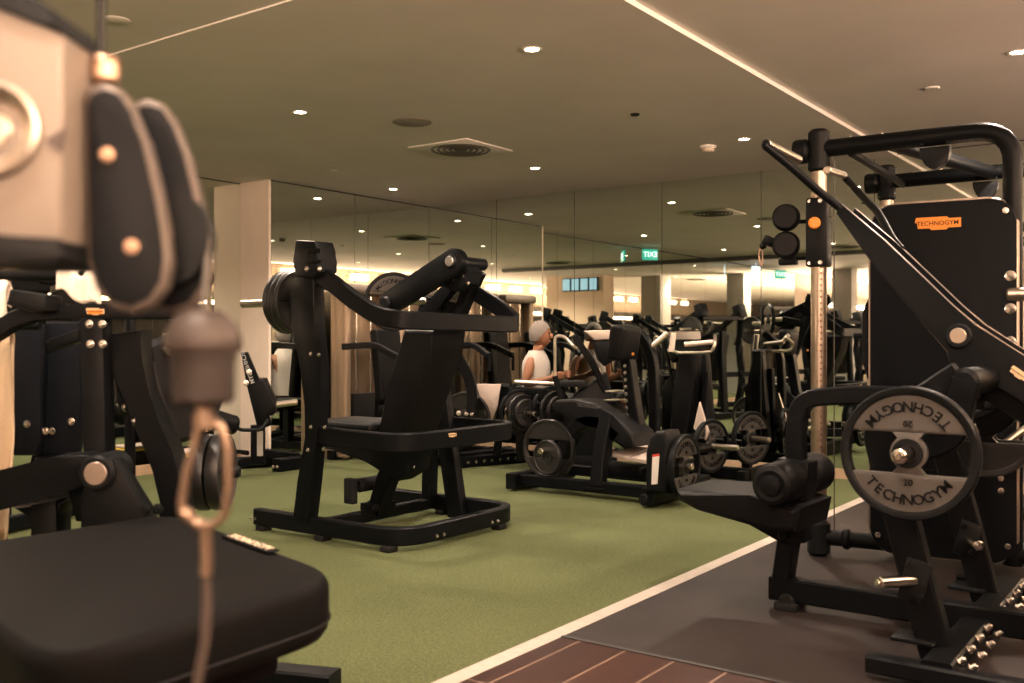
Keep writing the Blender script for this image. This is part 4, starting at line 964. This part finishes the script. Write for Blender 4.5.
# stair climber between the seated person and the seated machine, in front of the back mirror
def stair_climber():
    nv = V((-.56, .83, 0)); d = 8.6
    S = lambda px, py, dd=0: sight(px, py, d + dd)
    o = S(578, 470); o.z = 0
    t = thing('stair_climber', o, 'black stair climber with bent steel handrails and pale console top by the back mirror', 'gym machine')
    for k in (0, 1):
        dd = .12 * (2 * k - 1)
        b = MB(); b.tube([S(555, 376, dd), S(555, 336, dd), S(564, 336, dd), S(576, 349, dd), S(586, 349, dd), S(600, 372, dd)], .014, .10, 10); obj('handrail', b, STEEL, t)
        b = MB(); b.bar([S(574, 336, dd), S(592, 362, dd), S(606, 392, dd)], .05, .06, 0, n=nv); obj('side_mast', b, BLK, t)
        b = MB(); b.bar([S(555, 376, dd), S(572, 440, dd)], .04, .05, 0, n=nv); obj('rail_post', b, BLK, t)
    b = MB(); b.prism([S(583, 331), S(612, 330), S(614, 339), S(594, 340)], nv * .30, bev=.01); obj('console_top', b, CREAM, t)
    b = MB(); b.prism([S(592, 341), S(614, 340), S(614, 360), S(604, 366), S(598, 360)], nv * .30, bev=.02); obj('console', b, BLK2, t)
    b = MB(); b.prism([S(573, 395), S(606, 372), S(612, 395), S(612, 455), S(573, 455)], nv * .26, bev=.03); obj('body', b, BLK2, t)
    b = MB(); b.box((S(573, 372) + S(573, 395)) / 2, (.22, .3, .05), Matrix.Rotation(.6, 4, 'Z'), bev=.01); obj('step', b, RUB, t)
    b = MB(); f = (S(573, 455) + S(612, 455)) / 2; f.z = .14; u = (S(612, 455) - S(573, 455)); u.z = 0
    b.box(f - Z * .06, (u.length + .06, .34, .16), frame_from(u, nv), bev=.02); obj('base_frame', b, BLK, t)
stair_climber()
# ================================================================== 9. near left machine: badge rail, posts, curved frame, pivot arm and big seat
def near_machine():
    d = 3.05
    nv = V((-SN, CS, 0)); rt = V((CS, SN, 0))
    S = lambda px, py, dd=0: sight(px, py, d + dd)
    t = thing('near_press_machine', (-2.6, 1.65, 0), 'black machine with orange badge rail, pivot arm and the big blurred near seat', 'gym machine')
    b = MB(); b.prism([S(-60, 352), S(-10, 328), S(12, 313), S(34, 303.5), S(70, 304), S(200, 305), S(200, 320), S(70, 318.5), S(38, 318), S(18, 327), S(-10, 345), S(-60, 372)], nv * .07, bev=.008); rl = obj('badge_rail', b, BLK, t)
    badge(rl, basis(S(95, 311.5, -.037), rt, Z), .056, .021, BADGE)
    b = MB(); b.use(ORG); b.prism([S(88, 310, -.0385), S(102, 310, -.0385), S(102, 314, -.0385), S(88, 314, -.0385)], nv * .001, bev=0); obj('badge_stripe', b, None, rl)
    b = MB(); b.prism([S(85, 318), S(108, 318), S(111, 470), S(112, 620), S(90, 620), S(89, 470)], nv * .08, bev=.01); ps = obj('post', b, BLK, t)
    b = MB(); b.bolts([S(89.5, 324, -.042), S(102.5, 324, -.042), S(90.5, 344, -.042), S(103, 344, -.042)], -nv, .010, .009); obj('bolts', b, BOLT, ps)
    L = [(113, 334), (117, 366), (124, 392), (140, 424), (155, 448), (163, 470), (166, 500), (163, 560), (160, 640)]
    Rr = [(196, 640), (192, 560), (189, 510), (186, 480), (178, 450), (164, 418), (151, 390), (145, 362), (147, 330)]
    b = MB(); b.prism([S(px, py, .08) for px, py in L + Rr], nv * .11, bev=.012); cf = obj('curved_upright', b, BLK, t)
    b = MB(); b.bolts([S(126.5, 407.5, .03), S(136.5, 421.5, .03)], -rt, .012, .014); obj('bolts', b, BOLT, cf)
    b = MB(); b.prism([S(15, 305, -.06), S(19, 290, -.06), S(55, 296, -.06), S(54, 311, -.06), S(40, 313, -.06)], nv * .12, bev=.012); obj('grip_block', b, BLK2, t)
    b = MB(); b.prism([S(48, 341, .1), S(83, 329, .1), S(83, 341, .1), S(48, 353, .1)], nv * .06, bev=.006); b.bolts([S(47, 343, .05)], -nv, .008); obj('side_arm', b, BLK, t)
    # pivot arm
    e = 2.9
    E = lambda px, py, dd=0: sight(px, py, e + dd)
    b = MB(); b.prism([E(-70, 492), E(0, 470), E(60, 455), E(88, 452), E(104, 456), E(108, 470), E(100, 482), E(60, 494), E(0, 510), E(-70, 530)], nv * .10, bev=.012); pa = obj('pivot_arm', b, BLK, t)
    b = MB(); c = E(107, 470); b.cyl(c - nv * .08, c + nv * .08, .052, .008); obj('pivot_hub', b, BLK2, pa)
    b = MB(); b.cyl(c - nv * .085, c - nv * .07, .034, .003); obj('pivot_disc', b, mat('warm_dull_disc', (.36, .29, .25), .45, .8), pa)
    b = MB(); b.prism([E(92, 474, -.02), E(96, 456, -.02), E(119, 458, -.02), E(150, 508, -.02), E(170, 560, -.02), E(85, 560, -.02), E(86, 500, -.02)], nv * .08, bev=.01)
    b.bolts([E(146, 510, -.07), E(158, 509, -.07)], -nv, .013, .012); obj('pivot_bracket', b, BLK, t)
    b = MB(); b.prism([E(36, 502, .1), E(62, 498, .1), E(66, 640, .1), E(36, 640, .1)], nv * .08, bev=.01); b.prism([E(70, 485, .1), E(88, 482, .1), E(98, 520, .1), E(80, 520, .1)], nv * .06, bev=.006); b.prism([E(20, 505, .12), E(70, 500, .12), E(66, 512, .12), E(38, 516, .12)], nv * .1, bev=.01); obj('support_leg', b, BLK, t)
    # seat
    z1, z0 = .655, .515
    def rr(x0, x1, y0, y1, r):
        P = []
        for (cx, cy, a0) in ((x1 - r, y1 - r, 0), (x0 + r, y1 - r, PI / 2), (x0 + r, y0 + r, PI), (x1 - r, y0 + r, 1.5 * PI)):
            for k in range(11): a = a0 + PI / 2 * k / 10; P.append((cx + r * math.cos(a), cy + r * math.sin(a)))
        return P
    o = V((0, 0, 0)); th = 0.0
    xa_, ya_ = V((math.cos(th), math.sin(th), 0)), V((-math.sin(th), math.cos(th), 0))
    def pp(x, y, z): return o + xa_ * x + ya_ * y + Z * z
    ol = soft_quad([(-2.52, 1.00), (-1.475, .80), (-1.515, 1.49), (-2.50, 1.745)], .15)
    H = z1 - z0; R1 = .032
    prof = [(.03, 0), (.012, .006), (.002, .022), (0, .04), (0, H - .05)] + [(R1 * (1 - math.cos(a)), H - R1 + R1 * math.sin(a) - .006) for a in (.2, .5, .8, 1.1, 1.35, 1.5)] + [(.06, H - .003), (.12, H), (.2, H + .002)]
    b = MB(); b.cushion(ol, o + Z * z0, xa_, ya_, Z, prof); st = obj('seat', b, PADN, t, 60)
    b = MB(); b.sweep([pp(x, y, z0 + .04) for x, y in ol(-.001)], circ(.0035, 6), closed=True); obj('piping', b, PAD, st)
    q1, q0 = on_z(229, 537, z1), on_z(271, 552, z1); qc = (q0 + q1) / 2 + Z * .003
    b = MB(); b.use(INK); b.box(qc, ((q1 - q0).length + .02, .034, .006), frame_from(q0 - q1, Z.cross(q0 - q1)), bev=.002); b.use(mat('cream_print', (.75, .62, .45), .5)); put_text(b, 'TECHNOGYM', (q1 - q0).length / 6.6, basis(qc + Z * .0035, q0 - q1, Z.cross(q0 - q1)), .006, .001); obj('seat_tag', b, None, st)
    b = MB(); c = pp(-1.70, 1.30, 0); b.box(c + Z * .26, (.09, .12, .5), bev=.012); b.box(pp(-2.0, 1.25, .47), (.7, .34, .09), bev=.02); c = pp(-2.25, 1.3, 0); b.box(c + Z * .26, (.10, .12, .5), bev=.012); obj('seat_leg', b, BLK, t)
    b = MB(); b.bar([pp(-1.70, 1.30, .05), pp(-2.25, 1.3, .05), V((-3.3, 1.7, .05))], .09, .08); b.bar([pp(-2.25, 1.3, .05), pp(-2.4, 1.9, .05)], .09, .08); b.bar([V((-2.95, 1.95, .05)), V((-2.3, 2.2, .05))], .09, .08); obj('base_frame', b, BLK, t)
    # dark panels and a plate behind
    e2 = .5
    G = lambda px, py, dd=0: sight(px, py, d + e2 + dd)
    b = MB(); b.prism([G(20, 325), G(48, 325), G(44, 440), G(42, 455), G(16, 455), G(8, 400)], nv * .06, bev=.015); obj('shroud_panel', b, mat('blue_black_panel', (.006, .0075, .0105), .5, spec=.08), t); b = MB(); b.prism([G(48, 322, .04), G(82, 322, .04), G(84, 400, .04), G(80, 455, .04), G(44, 455, .04)], nv * .06, bev=.015); pn = obj('shroud_panel', b, mat('blue_black_panel', (.006, .0075, .0105), .5), t)
    b = MB(); b.bolts([G(27, 424, -.03), G(71.5, 421.5, .01), G(46, 431, -.03), G(52, 431, .01)], -nv, .011); obj('bolts', b, BOLT, pn)
    b = MB(); b.prism([G(40, 455), G(66, 455), G(66, 560), G(40, 560)], nv * .1, bev=.01); obj('rear_leg', b, BLK, t)
    b = MB(); b.tube([S(165, 347, .3), S(170, 354, .3), S(180, 354, .3), S(190, 356, .3), S(199, 370, .3)], .011, .05, 10); obj('bent_handle', b, STEEL, t)
    b = MB(); c = S(172, 390, .35); b.lathe([(.0, -.03), (.17, -.03), (.19, 0), (.17, .03), (.0, .03)], c, V((.8, -.2, 0)), 30); b.cyl(c, c + V((.2, -.05, 0)), .02); obj('pulley_wheel', b, BLK2, t)
    return S, nv, rt, t
nS, nNV, nRT, near = near_machine()
c = sight(206, 472, 3.45)
b = MB(); b.cyl(c - V((.80, .60, 0)) * .12, c + V((.80, .60, 0)) * .12, .022); b.bar([nS(176, 478, .12), c - V((.80, .60, 0)) * .10], .06, .06); obj('weight_arm', b, BLK, near)
for k in range(2): plate(c + V((.04, .035, 0)) * k, (.80, .60, 0), '%s of two black plates standing behind the pulled cable, by the near seat' % ('left', 'right')[k], .135, .045, PLB, windows=False)

# towels
def towel(name, label, TL, TR, drop, n, m, wav=.02, taper=0.0, back=.25, slant=0.0):
    """cloth hung over a rail: TL..TR is the fold line, drop the front length, back the rear length"""
    TL, TR = V(TL), V(TR); u = TR - TL; n = V(n).normalized(); vs = []; fs = []; NU, NV = 26, 22
    rows = []
    for j in range(NV + 1):
        s = -back + (drop + back) * j / NV
        row = []
        for i in range(NU + 1):
            a = i / NU
            sag = wav * (math.sin(a * 13 + s * 5) * .6 + math.sin(a * 23 + 1 + s * 9) * .35) * min(1, abs(s) * 6 + .3)
            aa = .5 + (a - .5) * (1 - taper * max(0, s) / drop)
            p = TL + u * aa
            if s < 0: off = n * (.02 + .01 * 0) ; z = s
            else: off = -n * .025; z = -s
            if abs(s) < .04: off = n * (-.025 * s / .04); 
            p = p + off + n * sag + Z * (-abs(s) * (1 - slant * (1 - a)) + .012 * math.sin(a * 9))
            vs.append(p); row.append(len(vs) - 1)
        rows.append(row)
    for j in range(NV):
        for i in range(NU): fs.append((rows[j][i], rows[j][i + 1], rows[j + 1][i + 1], rows[j + 1][i]))
    b = MB(); b.raw(vs, fs); o = obj(name, b, m, None, 60)
    md = o.modifiers.new('thickness', 'SOLIDIFY'); md.thickness = .008
    return tag(o, label, 'towel')
CLOTH = mat('white_towelling', (.78, .70, .60), .9, bump=.4, bscale=160)
CLOTH2 = mat('tan_towelling', (.50, .38, .25), .9, bump=.4, bscale=160)
G = lambda px, py, dd=0: sight(px, py, 3.3 + dd)
towel('towel', 'white towel hanging over the top of the near left machine, above the badge rail', G(60, 266), G(102, 264), .15, nNV, CLOTH, .010, -.1, .1, .45)
towel('towel', 'long tan towel hanging at the left edge beside the dark panels', G(-40, 326), G(13, 322), .75, nNV, CLOTH2, .03, 0, .3)
towel('towel', 'small cream towel bunched at the left edge above the badge rail', G(-30, 272), G(10, 280), .19, nNV, CLOTH, .03, .1, .1)
# the bar the towels hang on
b = MB(); b.tube([G(-60, 330), G(-60, 276), G(130, 276), G(130, 600)], .018, .06, 12); b.tube([G(-60, 330), G(-60, 620)], .018); b.tube([G(-60, 326), G(40, 326)], .014)
tag(obj('towel_rail', b, BLK), 'thin black rail behind the near left machine carrying the towels', 'rail')

# ================================================================== 10. foreground cable arm and stopper
def cable_arm():
    d = .95; nv = V((-SN, CS, 0)); rt = V((CS, SN, 0))
    S = lambda px, py, dd=0: sight(px, py, d + dd)
    t = thing('cable_machine', sight(-60, 900, 1.1) * 1.0, 'blurred cable machine arm with pale cover and black pulley housing in the top left foreground', 'gym machine')
    t.location.z = 0
    b = MB(); b.prism([S(-130, -42), S(0, 14), S(86, 50), S(85, 246), S(0, 240), S(-130, 232)], nv * .10, bev=.004, seg=3); cv = obj('pale_cover', b, BEIGE, t)
    b = MB(); b.prism([S(-130, -75), S(0, -12), S(70, 22), S(89, 50), S(60, 40), S(0, 16), S(-130, -40)], nv * .11, bev=.004); obj('edge_band', b, BLK2, cv); b = MB(); b.prism([S(-130, 230), S(0, 239), S(84, 245), S(88, 262), S(80, 270), S(0, 268), S(-130, 262)], nv * .115, bev=.004); obj('edge_band', b, BLK2, cv)
    b = MB(); c = S(-6, 130, -.051); b.lathe([(.044, .0), (.0445, .006), (.040, .0075), (.036, .003), (.018, -.004), (.014, .001), (0, .002)], c, -nv, 40); obj('round_recess', b, STEEL, cv)
    b = MB(); b.prism([S(45, 141, -.053), S(66, 126, -.053), S(62, 153, -.053)], nv * .002, bev=0); obj('arrow_mark', b, mat('dark_brown_mark', (.06, .045, .04), .5), cv)
    P = [(86, 100), (92, 90), (106, 85), (122, 90), (136, 108), (149, 142), (162, 192), (170, 232), (174, 262), (170, 288), (156, 306), (136, 314), (114, 308), (99, 290), (90, 262)]
    cx, cy = 128, 200
    for k, dd in enumerate((0, .06)):
        sh = .020 * k
        Q = [S(px, py) + nv * dd + rt * sh for px, py in P]
        Qi = [S(cx + (px - cx) * .86, cy + (py - cy) * .94) + nv * dd + rt * sh for px, py in P]
        b = MB(); b.use(mat('housing_rim_lit', (.11, .092, .08), .45, .4)); b.prism(Q, nv * .020, bev=.006, seg=3)  # light caught along the rim is put into this lighter colour
        b.use(mat('housing_black', (.006, .007, .0085), .45, spec=.12))
        for sg in (-1, 1): b.prism([q + nv * sg * .0098 for q in Qi], nv * .003, bev=.001)
        pl = obj('housing_plate', b, None, t)
        b = MB(); b.bolts([S(112, 157) + nv * (dd - .011) + rt * sh, S(136, 248) + nv * (dd - .011) + rt * sh], -nv, .006, .005); obj('bolts', b, COPPER, pl)
    b = MB(); c = S(150, 235) + nv * .035; b.lathe([(.0, -.012), (.05, -.012), (.042, -.004), (.042, .004), (.05, .012), (0, .012)], c, nv, 30); obj('pulley', b, BLK2, t)
    b = MB(); b.cyl(S(105, 84, .02), S(105, 60, .02), .014); b.dome(S(105, 62, .02), Z, .016, .006); obj('copper_cap', b, COPPER, t)
    b = MB(); b.cyl(S(101, 60, .03), S(101, -260, .03), .0045, 0, 8); obj('cable', b, mat('near_cable', (.012, .012, .012), .5, spec=.2), t); b = MB(); b.cyl(c + rt * .046, S(203, 318), .003, 0, 8); obj('cable', b, mat('dark_cable', (.05, .045, .04), .5), t)
    b = MB(); b.prism([S(-130, -60, .12), S(20, 10, .12), S(20, 236, .12), S(-130, 236, .12)], nv * .12, bev=.01); b.box(S(-190, 341, .12), (.14, .16, 2.2), Matrix.Rotation(YAW, 4, 'Z'), bev=.02); b.box(V((S(-190, 0, .12).x, S(-190, 0, .12).y, .03)), (.6, .6, .06), Matrix.Rotation(YAW, 4, 'Z'), bev=.015); obj('arm_column', b, BLK, t)
    # stopper, carabiner and strap
    d2 = .92
    Q = lambda px, py, dd=0: sight(px, py, d2 + dd)
    s = thing('cable_stopper', Q(203, 345), 'blurred black rubber ball stopper with steel carabiner and strap hanging in the left foreground', 'cable stopper')
    b = MB(); r = .0365; c = Q(203, 346); b.lathe([(0, .036), (.012, .035), (.022, .0305), (.030, .022), (.035, .010), (r, 0), (.0355, -.004), (.031, -.0065)], c, Z, 40); obj('ball', b, mat('stopper_rubber', (.038, .029, .025), .5, spec=.3), s)
    b = MB(); b.lathe([(.031, -.006), (.031, -.012), (.0295, -.014), (.029, -.05), (.026, -.054), (0, -.054)], c, Z, 40); obj('collar', b, mat('collar_rubber', (.024, .019, .017), .45, spec=.3), s)
    b = MB(); b.cyl(Q(204, 400), Q(204, 428), .008); b.lathe([(.0, 0), (.011, 0), (.011, .014), (0, .014)], Q(204, 428), Z, 16); DK = mat('worn_steel', (.34, .25, .19), .38, .9); obj('eyelet', b, DK, s)
    b = MB(); P = [Q(206, 420), Q(220, 424), Q(227, 445), Q(229, 490), Q(224, 518), Q(206, 528), Q(188, 520), Q(181, 508), Q(187, 470), Q(196, 440), Q(200, 424)]
    b.sweep(fillet(P + [P[0]], .01, 4), circ(.0042, 10)); b.cyl(Q(181, 510, -.003), Q(192, 518, -.003), .006); b.cyl(Q(192, 521, -.004), Q(204, 526, -.004), .006); obj('carabiner', b, DK, s)
    b = MB(); b.tube([Q(206, 524), Q(207, 560), Q(206, 575)], .0058, 0, 10); obj('swivel', b, DK, s)
    b = MB(); b.bar([Q(206, 568), Q(207, 600), Q(205, 640), Q(198, 680), Q(190, 760)], .010, .004, 0, up=nv); obj('strap', b, mat('dark_strap', (.045, .033, .028), .6), s)
cable_arm()

# ================================================================== 11. seated person by the mirror
def person():
    base = V((-5.32, 7.72, 0)); fw = V((.93, .36, 0)).normalized(); rs = V((fw.y, -fw.x, 0))   # facing, and the person's right
    def B(f, r, z): return base + fw * f + rs * r + Z * z
    SKIN = mat('tanned_skin', (.30, .135, .07), .55, bump=.05, bscale=80)
    HAIR = mat('grey_hair', (.19, .165, .14), .85, bump=.8, bscale=60)
    SHIRT = mat('white_vest', (.52, .47, .41), .85, bump=.2, bscale=60)
    TRS = mat('dark_shorts', (.03, .03, .035), .8)
    J = {}; E = []
    def chain(names, pts, rad):
        for n_, p_, r_ in zip(names, pts, rad):
            if n_ not in J: J[n_] = (p_, r_)
        for a, c in zip(names[:-1], names[1:]): E.append((a, c))
    chain(['pel', 'abd', 'chest', 'neck0', 'neck', 'head'], [B(0, 0, .56), B(-.01, 0, .72), B(0, 0, .90), B(.01, 0, 1.035), B(.025, 0, 1.10), B(.04, 0, 1.14)], [.15, .135, .15, .08, .055, .055])
    for s, n in ((1, 'R'), (-1, 'L')):
        chain(['chest', 'sh' + n, 'el' + n, 'wr' + n, 'pa' + n], [None, B(0, .185 * s, .985), B(-.05, .26 * s, .74), B(.17, .21 * s, .80), B(.24, .19 * s, .83)], [0, .058, .043, .030, .034])
        for k, (dz, ln) in enumerate(((.03, .055), (.012, .065), (-.006, .06), (-.022, .05))):
            p0 = B(.265, .19 * s, .83 + dz); chain(['pa' + n, 'f%d%s' % (k, n), 'g%d%s' % (k, n), 'h%d%s' % (k, n)], [None, p0, p0 + fw * ln * .6 - rs * .02 * s, p0 + fw * ln * .5 - rs * .05 * s], [0, .0105, .0095, .0085])
        p0 = B(.235, .165 * s, .85); chain(['pa' + n, 't0' + n, 't1' + n], [None, p0, p0 + fw * .03 - rs * .03 * s + Z * .015], [0, .011, .009])
        chain(['pel', 'hip' + n, 'kn' + n, 'an' + n, 'toe' + n], [None, B(.02, .10 * s, .54), B(.45, .15 * s, .50), B(.44, .15 * s, .09), B(.60, .17 * s, .05)], [0, .10, .066, .045, .04])
    names = list(J); idx = {n: i for i, n in enumerate(names)}
    t = thing('person', base, 'person with short grey hair and white sleeveless vest seated by the back mirror', 'person')
    me = bpy.data.meshes.new('body'); me.from_pydata([J[n][0] - base for n in names], [(idx[a], idx[c]) for a, c in E], [])
    o = bpy.data.objects.new('body', me); COL.objects.link(o); o.parent = t
    md = o.modifiers.new('skin', 'SKIN'); md.use_smooth_shade = True; md.branch_smoothing = .6
    for i, n in enumerate(names): me.skin_vertices[0].data[i].radius = (J[n][1], J[n][1]); 
    me.skin_vertices[0].data[0].use_root = True
    sb = o.modifiers.new('sub', 'SUBSURF'); sb.levels = 2; sb.render_levels = 2
    bpy.context.view_layer.update()
    dg = bpy.context.evaluated_depsgraph_get(); m2 = bpy.data.meshes.new_from_object(o.evaluated_get(dg))
    o.modifiers.clear(); o.data = m2; m2.materials.clear(); m2.materials.append(SKIN); m2.name = 'body'
    # head: egg shaped, with brow, nose, chin and ears merged into the body mesh
    bm = bmesh.new(); bm.from_mesh(m2)
    hc = B(.045, 0, 1.215) - base
    def ell(c, rx, ry, rz, sub=3):
        g = bmesh.ops.create_icosphere(bm, subdivisions=sub, radius=1)
        for v in g['verts']:
            f, r, z = v.co.x * rx, v.co.y * ry, v.co.z * rz
            if sub == 3:
                k = 1 - .22 * max(0, -v.co.z) * (1 if v.co.x < .3 else .6); r *= k
                if v.co.x < 0 and v.co.z < -.2: f *= .75
                if v.co.x > .6 and abs(v.co.z - .1) < .25 and abs(abs(v.co.y) - .38) < .2: f -= .008
                if v.co.x > .6 and v.co.z < -.55: f += .006
            v.co = V(c) + fw * f + rs * r + Z * z
    ell(hc, .098, .076, .122)
    ell(hc + fw * .102 + Z * -.012, .020, .013, .026, 2); ell(hc + fw * .088 + Z * -.062, .014, .024, .008, 2)
    for s in (-1, 1): ell(hc + rs * .078 * s + Z * -.01 - fw * .005, .018, .009, .032, 2)
    for f in bm.faces: f.smooth = True
    bm.to_mesh(m2); bm.free()
    # eyes, hair, clothing
    b = MB()
    for s in (-1, 1): b.lathe([(0, -.008), (.008, -.004), (.010, 0), (.008, .004), (0, .008)], hc + base + fw * .088 + rs * .030 * s + Z * .012, fw, 10)
    obj('eyes', b, INK, t)
    b = MB(); vs = []; fs = []; NU, NV = 28, 12
    for j in range(NV + 1):
        for i in range(NU):
            a = 2 * PI * i / NU; front = max(0, math.cos(a)); lim = 2.05 - 1.0 * front ** .7
            ph = lim * j / NV; w = 1 + .05 * noise.noise(V((math.cos(a) * 3, math.sin(a) * 3, ph * 4)))
            vs.append(hc + base + fw * (.110 * w * math.sin(ph) * math.cos(a) - .006) + rs * (.088 * w * math.sin(ph) * math.sin(a)) + Z * (.136 * w * math.cos(ph)))
    for j in range(NV):
        for i in range(NU): fs.append((j * NU + i, j * NU + (i + 1) % NU, (j + 1) * NU + (i + 1) % NU, (j + 1) * NU + i))
    b.raw(vs, fs); obj('hair', b, HAIR, t, 80)
    b = MB(); vs = []; fs = []; NU = 32
    prof = [(.52, .150, .19), (.60, .140, .185), (.72, .132, .160), (.82, .136, .158), (.90, .138, .150), (.96, .128, .138), (1.01, .104, .118), (1.04, .085, .10), (1.065, .072, .082)]
    for z, rf, rr_ in prof:
        for i in range(NU):
            a = 2 * PI * i / NU; k = 1 + .03 * math.sin(a * 5 + z * 14)
            vs.append(B(rf * k * math.cos(a), rr_ * k * math.sin(a), z))
    for j in range(len(prof) - 1):
        for i in range(NU): fs.append((j * NU + i, j * NU + (i + 1) % NU, (j + 1) * NU + (i + 1) % NU, (j + 1) * NU + i))
    b.raw(vs, fs); obj('white_vest', b, SHIRT, t, 80)
    for s in (-1, 1):
        b = MB(); P = [B(.0, .10 * s, .54), B(.2, .125 * s, .53), B(.36, .142 * s, .515)]
        b.sweep(P, circ(.112, 18)); obj('shorts', b, TRS, t, 80)
        b = MB(); c = B(.53, .16 * s, .045); M = frame_from(fw, rs); b.box(c, (.28, .10, .09), M, bev=.035, seg=3); obj('shoe', b, BLK2, t)
    # what the person sits on
    q = thing('exercise_bench', base, 'small black bench under the seated person by the back mirror', 'bench')
    M = frame_from(fw, rs)
    b = MB(); b.box(B(.08, 0, .375), (.5, .36, .08), M, bev=.03, seg=3); obj('seat', b, PAD, q)
    b = MB(); b.box(B(.05, 0, .19), (.08, .08, .34), M, bev=.01); b.box(B(.05, 0, .03), (.5, .08, .06), M, bev=.01); b.box(B(-.18, 0, .03), (.08, .44, .06), M, bev=.01); b.box(B(.28, 0, .03), (.08, .2, .06), M, bev=.01); obj('base_frame', b, BLK, q)
person()

# ------------------------------------------------------------------ world, camera
w = bpy.data.worlds.new('interior_dim'); SC.world = w; w.use_nodes = True
w.node_tree.nodes['Background'].inputs['Color'].default_value = (1, .8, .6, 1); w.node_tree.nodes['Background'].inputs['Strength'].default_value = .02
cam = bpy.data.cameras.new('camera'); co = bpy.data.objects.new('camera', cam); COL.objects.link(co)
co.location = (0, 0, EYE); co.rotation_euler = (PI / 2, 0, YAW)
cam.sensor_width = 36; cam.lens = F_PX * 36 / 1024; cam.clip_start = .05; cam.clip_end = 100
cam.dof.use_dof = True; cam.dof.focus_distance = 5.8; cam.dof.aperture_fstop = 3.2
SC.camera = co
SC.view_settings.view_transform = 'Standard'; SC.view_settings.look = 'None'; SC.view_settings.gamma = 1; SC.view_settings.use_curve_mapping = False
SC.view_settings.exposure = 1.02
cy = SC.cycles
cy.max_bounces = 10; cy.diffuse_bounces = 4; cy.glossy_bounces = 8; cy.use_denoising = True; cy.caustics_reflective = False; cy.caustics_refractive = False
cy.sample_clamp_indirect = 6; cy.use_light_tree = True
